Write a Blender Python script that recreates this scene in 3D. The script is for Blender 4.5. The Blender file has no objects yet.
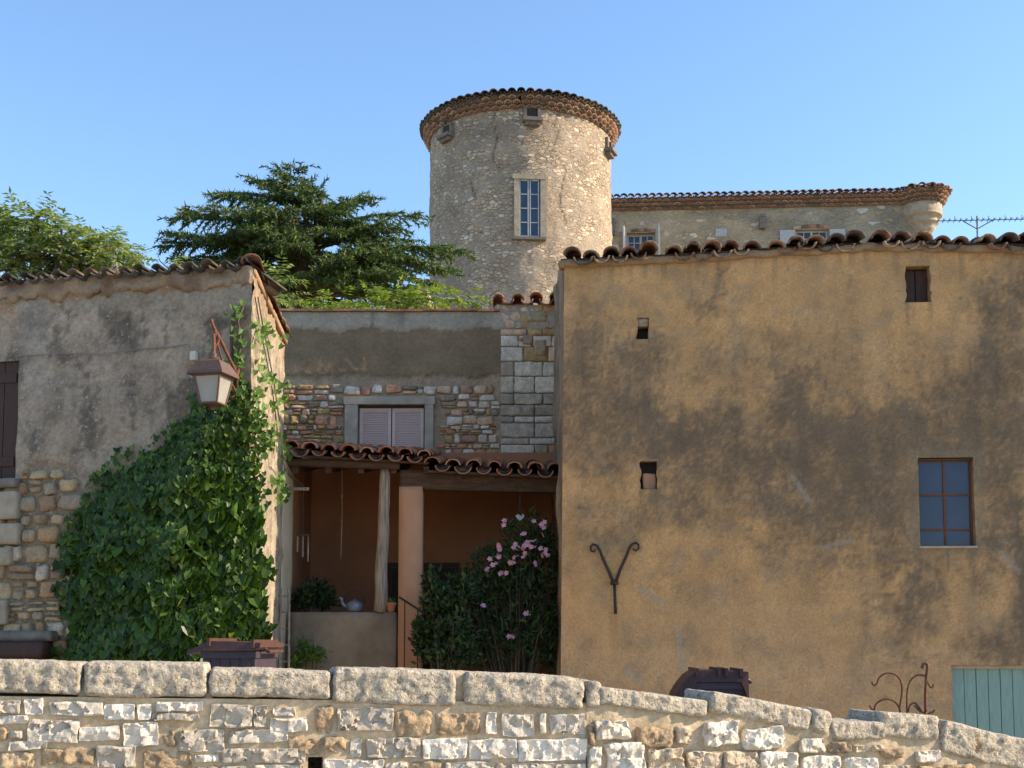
import bpy, math, random
from mathutils import Vector, noise, Matrix
random.seed(7)
R = math.radians
scene = bpy.context.scene
col = scene.collection

# ------------------------------------------------------------------ camera
EYE = 1.6; PITCH = R(5.0); F = 1246.0; PX = 512.0; PY = 531.0
cam = bpy.data.cameras.new('camera'); camo = bpy.data.objects.new('camera', cam); col.objects.link(camo)
camo.location = (0, 0, EYE); camo.rotation_euler = (R(90) + PITCH, 0, 0)
cam.sensor_width = 36.0; cam.lens = F * 36.0 / 1024.0
cam.shift_y = (PY - 384.0) / 1024.0
cam.clip_start = 0.1; cam.clip_end = 3000
scene.camera = camo

# ------------------------------------------------------------------ sky, sun, exposure
SUN_AZ = R(87.5); SUN_EL = R(30.0)          # azimuth measured from the viewer's side towards the right
sunv = Vector((math.sin(SUN_AZ) * math.cos(SUN_EL), -math.cos(SUN_AZ) * math.cos(SUN_EL), math.sin(SUN_EL)))
w = bpy.data.worlds.new('World'); scene.world = w; w.use_nodes = True
nt = w.node_tree; nt.nodes.clear()
sky = nt.nodes.new('ShaderNodeTexSky'); sky.sky_type = 'NISHITA'; sky.sun_disc = False
sky.sun_elevation = SUN_EL; sky.sun_rotation = math.pi - SUN_AZ
sky.air_density = 1.0; sky.dust_density = 0.4; sky.ozone_density = 1.0; sky.altitude = 200
bg = nt.nodes.new('ShaderNodeBackground'); bg.inputs['Strength'].default_value = 0.14
out = nt.nodes.new('ShaderNodeOutputWorld')
tint = nt.nodes.new('ShaderNodeMix'); tint.data_type = 'RGBA'; tint.blend_type = 'MULTIPLY'; tint.inputs[0].default_value = 1.0; tint.inputs[7].default_value = (0.87, 1.01, 1.13, 1)
nt.links.new(sky.outputs[0], tint.inputs[6]); nt.links.new(tint.outputs[2], bg.inputs['Color']); nt.links.new(bg.outputs[0], out.inputs['Surface'])
sl = bpy.data.lights.new('sun', 'SUN'); sl.energy = 4.8; sl.angle = R(0.6); sl.color = (1.0, 0.81, 0.57)
so = bpy.data.objects.new('sun', sl); col.objects.link(so); so.location = (20, -5, 30)
so.rotation_euler = sunv.to_track_quat('Z', 'Y').to_euler()
scene.view_settings.view_transform = 'Standard'; scene.view_settings.look = 'None'
scene.view_settings.exposure = 0.97; scene.view_settings.gamma = 1.0
try: scene.view_settings.use_curve_mapping = False
except Exception: pass
scene.cycles.max_bounces = 6; scene.cycles.diffuse_bounces = 4; scene.cycles.transparent_max_bounces = 6

# ------------------------------------------------------------------ helpers
CP, SP = math.cos(PITCH), math.sin(PITCH)
def ray(px, py):
    a = (px - PX) / F; v = (PY - py) / F
    return Vector((a, CP - SP * v, SP + CP * v))
def at(px, py, Y):
    d = ray(px, py); t = Y / d.y
    return Vector((d.x * t, Y, EYE + d.z * t))
def on_plane(px, py, p0, n):
    d = ray(px, py); o = Vector((0, 0, EYE)); t = (p0 - o).dot(n) / d.dot(n)
    return o + d * t
def proj(p):
    d = p - Vector((0, 0, EYE)); y = d.y * CP + d.z * SP; z = -d.y * SP + d.z * CP
    return PX + F * d.x / y, PY - F * z / y
def fbm(x, y, z=0.0, o=4): return noise.fractal(Vector((x, y, z)), 0.8, 2.0, o)
def sstep(a, b, x):
    t = max(0.0, min(1.0, (x - a) / (b - a))); return t * t * (3 - 2 * t)
def lerp(a, b, t): return a + (b - a) * t
def mixc(a, b, t): return tuple(a[i] + (b[i] - a[i]) * t for i in range(3))
def interp(pts, x):
    if x <= pts[0][0]: return pts[0][1]
    for (x0, y0), (x1, y1) in zip(pts, pts[1:]):
        if x <= x1: return y0 + (y1 - y0) * (x - x0) / (x1 - x0)
    return pts[-1][1]
WLOC = {}
def thing(name, loc, label, cat, group=None, kind=None):
    o = bpy.data.objects.new(name, None); o.empty_display_size = 0.2; col.objects.link(o)
    o.location = loc; WLOC[o.name] = Vector(loc); o['label'] = label; o['category'] = cat
    if group: o['group'] = group
    if kind: o['kind'] = kind
    return o
class MB:
    def __init__(s): s.v = []; s.f = []; s.c = None
    def add(s, vs, fs):
        n = len(s.v); s.v.extend([tuple(p) for p in vs]); s.f.extend([tuple(n + i for i in f) for f in fs])
    def hexa(s, p):
        s.add(p, [(0, 3, 2, 1), (4, 5, 6, 7), (0, 1, 5, 4), (1, 2, 6, 5), (2, 3, 7, 6), (3, 0, 4, 7)])
    def box(s, a, b):
        (x0, y0, z0), (x1, y1, z1) = a, b
        s.hexa([(x0, y0, z0), (x1, y0, z0), (x1, y1, z0), (x0, y1, z0), (x0, y0, z1), (x1, y0, z1), (x1, y1, z1), (x0, y1, z1)])
    def obox(s, c, u, v, w_):
        c, u, v, w_ = Vector(c), Vector(u), Vector(v), Vector(w_)
        s.hexa([c - u - v - w_, c + u - v - w_, c + u + v - w_, c - u + v - w_, c - u - v + w_, c + u - v + w_, c + u + v + w_, c - u + v + w_])
    def tube(s, pts, rad, n=8, cap=True):
        pts = [Vector(p) for p in pts]
        if not isinstance(rad, (list, tuple)): rad = [rad] * len(pts)
        rings = []; up = Vector((0.13, 0.31, 0.94)).normalized()
        t0 = (pts[1] - pts[0]).normalized(); a = t0.cross(up).normalized()
        if a.length < .1: a = t0.cross(Vector((1, 0, 0))).normalized()
        for i, p in enumerate(pts):
            t = (pts[min(i + 1, len(pts) - 1)] - pts[max(i - 1, 0)]).normalized()
            a = (a - t * a.dot(t)).normalized(); b = t.cross(a)
            rings.append([p + (a * math.cos(2 * math.pi * k / n) + b * math.sin(2 * math.pi * k / n)) * rad[i] for k in range(n)])
        vs = [q for r in rings for q in r]; fs = []
        for i in range(len(pts) - 1):
            for k in range(n):
                k2 = (k + 1) % n
                fs.append((i * n + k, i * n + k2, (i + 1) * n + k2, (i + 1) * n + k))
        if cap: fs.append(tuple(range(n - 1, -1, -1))); fs.append(tuple((len(pts) - 1) * n + k for k in range(n)))
        s.add(vs, fs)
    def lathe(s, c, prof, n=24, a0=0.0):
        vs = []; fs = []
        for (r, z) in prof:
            for k in range(n):
                a = a0 + 2 * math.pi * k / n
                vs.append((c[0] + r * math.cos(a), c[1] + r * math.sin(a), c[2] + z))
        for i in range(len(prof) - 1):
            for k in range(n):
                k2 = (k + 1) % n; fs.append((i * n + k, i * n + k2, (i + 1) * n + k2, (i + 1) * n + k))
        fs.append(tuple(range(n - 1, -1, -1))); fs.append(tuple((len(prof) - 1) * n + k for k in range(n)))
        s.add(vs, fs)
    def rock(s, c, u, v, w_, r, step, amp, seed=0, facet=0.0, freq=9.0, warp=None, asym=0.0):
        """rounded, roughened block; u,v,w_ are half axes"""
        c = Vector(c); hu, hv, hw = u.length, v.length, w_.length
        U, V, W = u.normalized(), v.normalized(), w_.normalized()
        n = [max(2, int(2 * h / step)) for h in (hu, hv, hw)]; h = (hu, hv, hw)
        idx = {}; vs = []; fs = []; off = Vector((seed * 3.17, seed * 1.71, seed * 0.93))
        def vert(i, j, k):
            key = (i, j, k)
            if key in idx: return idx[key]
            p = Vector((-hu + 2 * hu * i / n[0], -hv + 2 * hv * j / n[1], -hw + 2 * hw * k / n[2]))
            q = Vector([max(-(h[a] - r), min(h[a] - r, p[a])) for a in range(3)]); d = p - q
            if d.length > 1e-9: p = q + d.normalized() * r
            N = p.normalized()
            s_ = noise.fractal((p + off) * freq, 0.9, 2.1, 4) * amp
            fv = 0.0
            if facet: 
                q_ = (p + off) * 15.0 + Vector((noise.noise(p * 30 + off), noise.noise(p * 30 - off), 0)) * .35
                c_ = noise.voronoi(q_)[1][0]; tv = noise.cell_vector(c_ * 7.3) - Vector((.5, .5, .5))
                fv = facet * ((q_ - c_).dot(tv) * 1.5 + (noise.cell(c_ * 3.1) - .5) * .5)
            lx = noise.noise((p + off) * 2.2) * asym
            P = c + U * p.x + V * (p.y + fv * max(0.0, p.y / hv) * min(1.0, 6 * (1 - max(abs(p.x) / hu, abs(p.z) / hw)) + .35)) + W * (p.z + lx * hw) + (U * N.x + V * N.y + W * N.z) * s_
            if warp: P = warp(P)
            idx[key] = len(vs); vs.append(P); return idx[key]
        for a in range(3):
            b, d_ = [(1, 2), (2, 0), (0, 1)][a]
            for side in (0, n[a]):
                for i in range(n[b]):
                    for j in range(n[d_]):
                        q = []
                        for (di, dj) in ((0, 0), (1, 0), (1, 1), (0, 1)):
                            t = [0, 0, 0]; t[a] = side; t[b] = i + di; t[d_] = j + dj; q.append(vert(*t))
                        if side == 0: q.reverse()
                        fs.append(tuple(q))
        s.add(vs, fs)
    def build(s, name, mat, parent=None, smooth=False, label=None, kind=None, group=None, cat=None, colors=None):
        off = WLOC[parent.name] if parent is not None else Vector((0, 0, 0))
        me = bpy.data.meshes.new(name); o_ = off
        me.from_pydata([(p[0] - o_.x, p[1] - o_.y, p[2] - o_.z) for p in s.v], [], s.f)
        if colors is None: colors = s.c
        if colors:
            ca = me.color_attributes.new('Col', 'FLOAT_COLOR', 'POINT')
            flat = []
            for c in colors: flat.extend((c[0], c[1], c[2], 1.0))
            ca.data.foreach_set('color', flat)
        me.materials.append(mat)
        if smooth: me.polygons.foreach_set('use_smooth', [True] * len(me.polygons))
        me.update()
        o = bpy.data.objects.new(name, me); col.objects.link(o)
        if parent is not None: o.parent = parent
        WLOC[o.name] = off.copy()
        if label: o['label'] = label
        if kind: o['kind'] = kind
        if group: o['group'] = group
        if cat: o['category'] = cat
        return o

# ------------------------------------------------------------------ materials
def newmat(name):
    m = bpy.data.materials.new(name); m.use_nodes = True; t = m.node_tree; t.nodes.clear()
    o = t.nodes.new('ShaderNodeOutputMaterial'); b = t.nodes.new('ShaderNodeBsdfPrincipled')
    t.links.new(b.outputs[0], o.inputs[0]); b.inputs['Roughness'].default_value = 0.9
    b.inputs['Specular IOR Level'].default_value = 0.25
    return m, t, b
def N(t, typ, **kw):
    n = t.nodes.new(typ)
    for k, v in kw.items():
        if k.startswith('i_'): n.inputs[k[2:].replace('_', ' ')].default_value = v
        else: setattr(n, k, v)
    return n
def noise_n(t, vec, scale, detail=4.0, rough=0.6, dist=0.0):
    n = N(t, 'ShaderNodeTexNoise'); n.inputs['Scale'].default_value = scale; n.inputs['Detail'].default_value = detail
    n.inputs['Roughness'].default_value = rough; n.inputs['Distortion'].default_value = dist
    t.links.new(vec, n.inputs['Vector']); return n.outputs['Fac']
def rampf(t, fac, stops, interp='LINEAR'):
    r = N(t, 'ShaderNodeValToRGB'); r.color_ramp.interpolation = interp
    e = r.color_ramp.elements
    while len(e) > 1: e.remove(e[-1])
    e[0].position = stops[0][0]; c = stops[0][1]; e[0].color = (*c, 1) if hasattr(c, '__len__') else (c, c, c, 1)
    for p, c in stops[1:]:
        x = e.new(p); x.color = (*c, 1) if hasattr(c, '__len__') else (c, c, c, 1)
    t.links.new(fac, r.inputs[0]); return r.outputs[0]
def mixn(t, fac, a, b, blend='MIX'):
    m = N(t, 'ShaderNodeMix', data_type='RGBA', blend_type=blend)
    if isinstance(fac, float): m.inputs[0].default_value = fac
    else: t.links.new(fac, m.inputs[0])
    for s, x in ((6, a), (7, b)):
        if isinstance(x, tuple): m.inputs[s].default_value = (*x, 1)
        else: t.links.new(x, m.inputs[s])
    return m.outputs[2]
def bumpn(t, b, h, strength, dist, prev=None):
    n = N(t, 'ShaderNodeBump'); n.inputs['Strength'].default_value = strength; n.inputs['Distance'].default_value = dist
    t.links.new(h, n.inputs['Height'])
    if prev is not None: t.links.new(prev, n.inputs['Normal'])
    t.links.new(n.outputs[0], b.inputs['Normal']); return n.outputs[0]
def objvec(t, sc=(1, 1, 1)):
    c = N(t, 'ShaderNodeTexCoord'); m = N(t, 'ShaderNodeMapping'); m.inputs['Scale'].default_value = sc
    t.links.new(c.outputs['Object'], m.inputs[0]); return m.outputs[0]
def mat_painted(name, s1=3.0, s2=22.0, var=(0.72, 1.22), bump=0.5, bd=0.02, fine=90.0, speck=None, rough=.95):
    """albedo from the mesh's own colour attribute, broken up by noise"""
    m, t, b = newmat(name); v = objvec(t)
    a = N(t, 'ShaderNodeVertexColor', layer_name='Col').outputs[0]
    n1 = rampf(t, noise_n(t, v, s1, 6, .65), [(0.25, var[0]), (0.75, var[1])])
    n2 = rampf(t, noise_n(t, v, s2, 5, .7), [(0.25, var[0]), (0.75, var[1])])
    c = mixn(t, 1.0, a, n1, 'MULTIPLY'); c = mixn(t, 1.0, c, n2, 'MULTIPLY')
    if speck:
        k = rampf(t, noise_n(t, v, speck[0], 3, .6), [(speck[1], 0.0), (speck[1] + .06, 1.0)])
        c = mixn(t, k, c, speck[2])
    t.links.new(c, b.inputs['Base Color']); b.inputs['Roughness'].default_value = rough
    p = bumpn(t, b, noise_n(t, v, s2 * .45, 5, .6), bump, bd)
    bumpn(t, b, noise_n(t, v, fine, 5, .7), bump, bd * .3, p)
    return m
def mat_island(name, stops, var=(0.7, 1.25), s1=8.0, s2=45.0, bump=0.5, bd=0.01, rough=.9, interp='CONSTANT', tintspot=None, spec=.25):
    m, t, b = newmat(name); v = objvec(t)
    g = N(t, 'ShaderNodeNewGeometry').outputs['Random Per Island']
    c = rampf(t, g, stops, interp)
    n1 = rampf(t, noise_n(t, v, s1, 5, .65), [(0.28, var[0]), (0.72, var[1])])
    n2 = rampf(t, noise_n(t, v, s2, 4, .7), [(0.28, var[0]), (0.72, var[1])])
    c = mixn(t, 1.0, c, n1, 'MULTIPLY'); c = mixn(t, 1.0, c, n2, 'MULTIPLY')
    if tintspot:
        k = rampf(t, noise_n(t, v, tintspot[0], 4, .65), [(tintspot[1], 0.0), (tintspot[1] + .08, 1.0)])
        c = mixn(t, k, c, tintspot[2])
    t.links.new(c, b.inputs['Base Color']); b.inputs['Roughness'].default_value = rough
    b.inputs['Specular IOR Level'].default_value = spec
    p = bumpn(t, b, noise_n(t, v, s1 * 2.2, 5, .6), bump, bd)
    bumpn(t, b, noise_n(t, v, s2 * 1.5, 4, .7), bump, bd * .4, p)
    return m
def mat_two(name, ca, cb, scale=20.0, lo=.35, hi=.65, sc=(1, 1, 1), rough=.8, bump=.3, bd=.005, metal=0.0, spots=None, spec=.25):
    m, t, b = newmat(name); v = objvec(t, sc)
    c = mixn(t, rampf(t, noise_n(t, v, scale, 6, .65), [(lo, 0.0), (hi, 1.0)]), ca, cb)
    if spots:
        for (s, th, cc) in spots:
            c = mixn(t, rampf(t, noise_n(t, v, s, 4, .6), [(th, 0.0), (th + .07, 1.0)]), c, cc)
    t.links.new(c, b.inputs['Base Color']); b.inputs['Roughness'].default_value = rough; b.inputs['Metallic'].default_value = metal
    b.inputs['Specular IOR Level'].default_value = spec
    if bump: bumpn(t, b, noise_n(t, v, scale * 1.6, 5, .65), bump, bd)
    return m
def mat_rubble(name, scale, zs, stones, mortar, cover, cover_th=.5, bump=.6, bd=.03, seed=0.0):
    """far rubble masonry: cells of stone, mortar between, patches washed over with render; tinted by Col"""
    m, t, b = newmat(name)
    c0 = N(t, 'ShaderNodeTexCoord'); mp = N(t, 'ShaderNodeMapping'); mp.inputs['Scale'].default_value = (1, 1, zs); mp.inputs['Location'].default_value = (seed, seed, seed)
    t.links.new(c0.outputs['Object'], mp.inputs[0])
    wn = N(t, 'ShaderNodeTexNoise'); wn.inputs['Scale'].default_value = scale * .9; wn.inputs['Detail'].default_value = 2
    t.links.new(mp.outputs[0], wn.inputs['Vector'])
    vm = N(t, 'ShaderNodeVectorMath', operation='MULTIPLY_ADD'); t.links.new(wn.outputs['Color'], vm.inputs[0])
    vm.inputs[1].default_value = (.22 / scale * 3,) * 3; t.links.new(mp.outputs[0], vm.inputs[2]); v = vm.outputs[0]
    ve = N(t, 'ShaderNodeTexVoronoi', feature='DISTANCE_TO_EDGE'); ve.inputs['Scale'].default_value = scale; t.links.new(v, ve.inputs['Vector'])
    vc = N(t, 'ShaderNodeTexVoronoi', feature='F1'); vc.inputs['Scale'].default_value = scale; t.links.new(v, vc.inputs['Vector'])
    sx = N(t, 'ShaderNodeSeparateColor'); t.links.new(vc.outputs['Color'], sx.inputs[0])
    st = rampf(t, sx.outputs[0], stones, 'CONSTANT')
    edge = rampf(t, ve.outputs['Distance'], [(0.03, 0.0), (0.11, 1.0)])
    c = mixn(t, edge, mortar, st)
    cov = rampf(t, noise_n(t, mp.outputs[0], 1.1, 7, .7), [(cover_th - .05, 0.0), (cover_th + .09, .88)])
    keep = rampf(t, sx.outputs[1], [(0.0, 1.0), (.78, 1.0), (.8, .25)], 'CONSTANT')
    cv = mixn(t, 1.0, cov, keep, 'MULTIPLY')
    c = mixn(t, cv, c, cover)
    n2 = rampf(t, noise_n(t, mp.outputs[0], 9.0, 6, .75), [(0.25, .6), (0.75, 1.35)])
    c = mixn(t, 1.0, c, n2, 'MULTIPLY')
    a = N(t, 'ShaderNodeVertexColor', layer_name='Col').outputs[0]
    c = mixn(t, 1.0, c, a, 'MULTIPLY')
    t.links.new(c, b.inputs['Base Color']); b.inputs['Roughness'].default_value = .95
    hh = N(t, 'ShaderNodeMix', data_type='RGBA'); t.links.new(cv, hh.inputs[0]); t.links.new(edge, hh.inputs[6]); hh.inputs[7].default_value = (.8, .8, .8, 1)
    p = bumpn(t, b, hh.outputs[2], bump, bd); bumpn(t, b, noise_n(t, mp.outputs[0], 14, 5, .7), bump, bd * .8, p)
    return m
def mat_leaf(name, stops, trans=.3, rough=.55):
    m = bpy.data.materials.new(name); m.use_nodes = True; t = m.node_tree; t.nodes.clear()
    o = t.nodes.new('ShaderNodeOutputMaterial'); b = t.nodes.new('ShaderNodeBsdfPrincipled'); tr = t.nodes.new('ShaderNodeBsdfTranslucent')
    g = N(t, 'ShaderNodeNewGeometry').outputs['Random Per Island']
    c = rampf(t, g, stops, 'LINEAR')
    t.links.new(c, b.inputs['Base Color']); b.inputs['Roughness'].default_value = rough; b.inputs['Specular IOR Level'].default_value = .3
    c2 = mixn(t, 1.0, c, (1.3, 1.5, .5), 'MULTIPLY'); t.links.new(c2, tr.inputs[0])
    mx = t.nodes.new('ShaderNodeMixShader'); mx.inputs[0].default_value = trans
    t.links.new(b.outputs[0], mx.inputs[1]); t.links.new(tr.outputs[0], mx.inputs[2]); t.links.new(mx.outputs[0], o.inputs[0])
    return m

M = {}
M['ochre'] = mat_painted('ochre_render', 2.2, 34, (.76, 1.22), 1.0, .06, 80)
M['grey_render'] = mat_painted('grey_render', 2.2, 24, (.66, 1.32), .9, .035, 75, speck=(22, .60, (.34, .31, .25)))
M['old_wall'] = mat_painted('old_wall_render', 2.5, 26, (.76, 1.24), .9, .04, 90)
M['mortar'] = mat_painted('sandy_mortar', 5, 40, (.78, 1.2), .9, .015, 160)
M['stone_white'] = mat_island('pale_quarried_stone', [(0, (.46, .41, .34)), (.3, (.56, .50, .42)), (.55, (.38, .33, .265)), (.8, (.62, .57, .49))], (.86, 1.12), 9, 60, .6, .010, .6, spec=.4, tintspot=(9, .66, (.40, .31, .21)))
M['stone_gold'] = mat_island('golden_stone', [(0, (.36, .26, .16)), (.5, (.29, .215, .14)), (.8, (.40, .30, .185))], (.7, 1.3), 14, 60, .9, .015)
M['stone_warm'] = mat_island('warm_white_stone', [(0, (.60, .52, .42)), (.35, (.66, .60, .50)), (.65, (.52, .42, .30)), (.85, (.70, .64, .56))], (.75, 1.2), 12, 60, .8, .014, tintspot=(8, .64, (.48, .37, .25)))
M['coping'] = mat_two('weathered_coping_stone', (.50, .435, .34), (.22, .19, .15), 30, .42, .68, rough=.95, bump=1.0, bd=.022, spots=[(55, .56, (.56, .49, .38)), (7, .66, (.45, .27, .11)), (75, .60, (.065, .055, .045))])
M['rubble_mix'] = mat_island('mixed_rubble', [(0, (.58, .38, .25)), (.14, (.55, .27, .15)), (.26, (.60, .48, .37)), (.40, (.38, .24, .11)), (.52, (.30, .235, .17)), (.64, (.48, .31, .13)), (.74, (.40, .22, .15)), (.85, (.62, .53, .42)), (.93, (.25, .18, .12))], (.65, 1.3), 10, 50, .6, .012)
M['quoin'] = mat_island('dressed_quoin', [(0, (.48, .39, .29)), (.3, (.58, .49, .38)), (.6, (.38, .30, .22)), (.8, (.62, .54, .43))], (.65, 1.3), 9, 45, .7, .015)
M['patch_stone'] = mat_island('brown_rubble', [(0, (.34, .245, .15)), (.2, (.42, .31, .18)), (.4, (.27, .18, .11)), (.6, (.38, .23, .12)), (.75, (.30, .23, .16)), (.9, (.46, .38, .28))], (.7, 1.25), 8, 45, .7, .014)
M['tile'] = mat_island('terracotta_tile', [(0, (.32, .18, .11)), (.2, (.20, .12, .085)), (.38, (.42, .29, .19)), (.55, (.24, .12, .08)), (.72, (.12, .09, .075)), (.88, (.30, .21, .15))], (.5, 1.35), 7, 30, .8, .015, tintspot=(9, .53, (.075, .065, .055)))
M['tile_red'] = mat_island('red_roof_tile', [(0, (.42, .17, .09)), (.25, (.34, .14, .08)), (.5, (.48, .24, .14)), (.75, (.28, .15, .10))], (.65, 1.25), 6, 30, .6, .01, tintspot=(12, .60, (.13, .10, .08)))
M['tile_far'] = mat_island('old_tile', [(0, (.36, .21, .13)), (.2, (.27, .145, .09)), (.45, (.40, .26, .17)), (.65, (.32, .19, .13)), (.85, (.14, .10, .07))], (.75, 1.2), 3, 12, .4, .02)
M['tile_top'] = mat_island('dark_lichened_tile', [(0, (.085, .07, .055)), (.3, (.14, .10, .07)), (.55, (.05, .045, .042)), (.8, (.12, .085, .055))], (.7, 1.3), 6, 30, .5, .01)
M['tower'] = mat_rubble('tower_rubble', 5.0, 1.8, [(0, (.42, .34, .25)), (.2, (.34, .255, .18)), (.4, (.54, .45, .33)), (.55, (.38, .285, .20)), (.7, (.48, .37, .24)), (.85, (.62, .55, .44))], (.285, .225, .165), (.30, .245, .19), .455, .9, .03)
M['chateau'] = mat_rubble('coursed_rubble', 2.6, 1.9, [(0, (.33, .28, .20)), (.25, (.28, .25, .21)), (.5, (.40, .32, .20)), (.75, (.34, .31, .27)), (.9, (.55, .52, .46))], (.27, .23, .17), (.33, .28, .20), .44, .5, .03, 4.0)
M['limestone'] = mat_two('dressed_limestone', (.40, .33, .24), (.25, .205, .15), 5, .35, .68, bump=.5, bd=.015)
M['limestone_dark'] = mat_two('sooty_limestone', (.20, .17, .14), (.12, .10, .085), 8, bump=.5, bd=.01)
M['bedding'] = mat_two('brown_mortar', (.23, .155, .10), (.15, .10, .068), 8, bump=.5, bd=.01)
M['surround'] = mat_two('cement_surround', (.42, .35, .265), (.30, .25, .19), 7, bump=.3, bd=.006)
M['shutter_grey'] = mat_two('lilac_grey_paint', (.66, .49, .42), (.54, .39, .34), 12, sc=(6, 6, 1), rough=.6, bump=.15)
M['shutter_brown'] = mat_two('brown_paint', (.07, .032, .022), (.035, .02, .016), 10, sc=(8, 8, 1), rough=.6, bump=.3)
M['white_paint'] = mat_two('cream_paint', (.62, .58, .50), (.46, .42, .35), 9, bump=.2)
M['grey_paint'] = mat_two('pale_grey_paint', (.42, .43, .42), (.32, .33, .32), 9, bump=.1)
M['teal'] = mat_two('faded_teal_paint', (.23, .34, .30), (.165, .255, .225), 6, .3, .7, sc=(9, 9, 1), rough=.65, bump=.3, bd=.003, spots=[(26, .68, (.30, .33, .28))])
M['rust'] = mat_two('rusty_iron', (.20, .08, .045), (.10, .045, .03), 40, rough=.8, bump=.4, bd=.003, metal=.2)
M['iron'] = mat_two('dark_wrought_iron', (.035, .033, .038), (.06, .04, .035), 50, rough=.55, bump=.3, bd=.002, metal=.6)
M['wood_grey'] = mat_two('weathered_wood', (.40, .33, .25), (.16, .12, .09), 5, .35, .65, sc=(9, 9, .7), rough=.9, bump=.8, bd=.02)
M['wood_dark'] = mat_two('dark_old_beam', (.10, .058, .035), (.05, .03, .02), 5, .35, .65, sc=(1, 7, 7), rough=.9, bump=.6, bd=.012)
M['salmon'] = mat_two('salmon_render', (.46, .26, .155), (.36, .195, .115), 2.2, .3, .7, bump=.4, bd=.01)
M['salmon_dark'] = mat_two('shaded_salmon_render', (.40, .175, .085), (.30, .125, .06), 1.4, .3, .7, bump=.4, bd=.01)  # deeper salmon; the porch's interior shade is put into the colour
M['lit_cream_render'] = mat_two('lit_cream_render', (.58, .47, .31), (.44, .36, .25), 3, .3, .7, bump=.5, bd=.015)
M['cement'] = mat_two('stained_cement', (.27, .215, .155), (.14, .11, .08), 2.0, .3, .7, bump=.5, bd=.012)
M['bin_body'] = mat_two('mauve_grey_plastic', (.06, .045, .06), (.045, .034, .047), 8, rough=.45, bump=.05)
M['bin_lid'] = mat_two('brown_plastic', (.10, .048, .038), (.06, .03, .025), 30, rough=.5, bump=.2, bd=.002)
M['bin_dark'] = mat_two('maroon_plastic', (.065, .026, .026), (.04, .018, .018), 30, rough=.4, bump=.1, bd=.002)
M['rubber'] = mat_two('black_rubber', (.02, .02, .02), (.03, .03, .03), 30, rough=.8, bump=.1)
M['lamp_metal'] = mat_two('brown_lamp_paint', (.15, .09, .065), (.10, .062, .048), 30, rough=.5, bump=.2, bd=.002, metal=.2)
M['cable'] = mat_two('dark_cable', (.05, .045, .04), (.08, .07, .06), 30, rough=.7, bump=0)
M['cable_pale'] = mat_two('pale_conduit', (.22, .20, .18), (.16, .15, .13), 30, rough=.7, bump=0)
M['ground'] = mat_two('dusty_ground', (.40, .32, .22), (.30, .24, .165), 1.3, .3, .7, bump=.5, bd=.03, spots=[(.35, .60, (.10, .12, .05))])
M['street'] = mat_two('pale_gravel_lane', (.44, .37, .28), (.34, .285, .22), 3, .3, .7, bump=.5, bd=.01)
M['bark'] = mat_two('bark', (.12, .085, .06), (.06, .045, .035), 6, sc=(3, 3, 1), bump=.9, bd=.03)
M['twig'] = mat_two('green_stem', (.12, .13, .05), (.10, .08, .04), 8, bump=.2)
M['pot'] = mat_two('terracotta_pot', (.42, .17, .08), (.33, .13, .06), 12, bump=.2)
M['zinc'] = mat_two('enamel', (.20, .22, .30), (.12, .13, .18), 9, rough=.35, metal=.3, bump=.05)
M['alu'] = mat_two('antenna_metal', (.20, .20, .21), (.12, .12, .12), 20, rough=.5, metal=.6, bump=0)
M['dark'] = mat_two('dark_cavity', (.03, .024, .02), (.05, .04, .03), 9, bump=.4)
M['ivy'] = mat_leaf('ivy_leaf', [(0, (.018, .036, .004)), (.4, (.032, .064, .006)), (.8, (.056, .104, .010)), (.95, (.075, .13, .016)), (.99, (.14, .17, .02))], .18, .42)
M['ivy_light'] = mat_leaf('ivy_young_leaf', [(0, (.05, .11, .02)), (.6, (.10, .18, .03)), (1, (.16, .24, .05))], .35)
M['cedar'] = mat_leaf('cedar_needles', [(0, (.030, .055, .024)), (.5, (.062, .10, .034)), (1, (.15, .19, .05))], .22, .7)
M['walnut'] = mat_leaf('walnut_leaf', [(0, (.12, .155, .06)), (.5, (.19, .23, .09)), (1, (.29, .33, .14))], .36)
M['shrub'] = mat_leaf('bright_shrub_leaf', [(0, (.11, .155, .03)), (.5, (.19, .24, .045)), (1, (.28, .33, .07))], .4)
M['oleander'] = mat_leaf('oleander_leaf', [(0, (.012, .028, .010)), (.6, (.022, .046, .014)), (1, (.045, .075, .02))], .15)
M['petal'] = mat_leaf('pink_petal', [(0, (.48, .20, .29)), (.5, (.58, .30, .40)), (1, (.66, .42, .50))], .3)
def glassmat(name, c, rough=.08, spec=.6, metal=0.0):
    m, t, b = newmat(name); v = objvec(t)
    cc = mixn(t, rampf(t, noise_n(t, v, 2.5, 4, .6), [(.3, 0.0), (.7, 1.0)]), c, tuple(x * .7 for x in c)); t.links.new(cc, b.inputs['Base Color'])
    b.inputs['Roughness'].default_value = rough; b.inputs['Specular IOR Level'].default_value = spec; b.inputs['Metallic'].default_value = metal
    bumpn(t, b, noise_n(t, v, 3, 2, .5), .15, .01); return m
M['glass'] = glassmat('old_window_glass', (.035, .05, .10), .14, .35)
M['glass_far'] = glassmat('far_window_glass', (.03, .05, .09), .12, .4)
M['lamp_glass'] = glassmat('frosted_lamp_glass', (.30, .29, .26), .3, .5)

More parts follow.
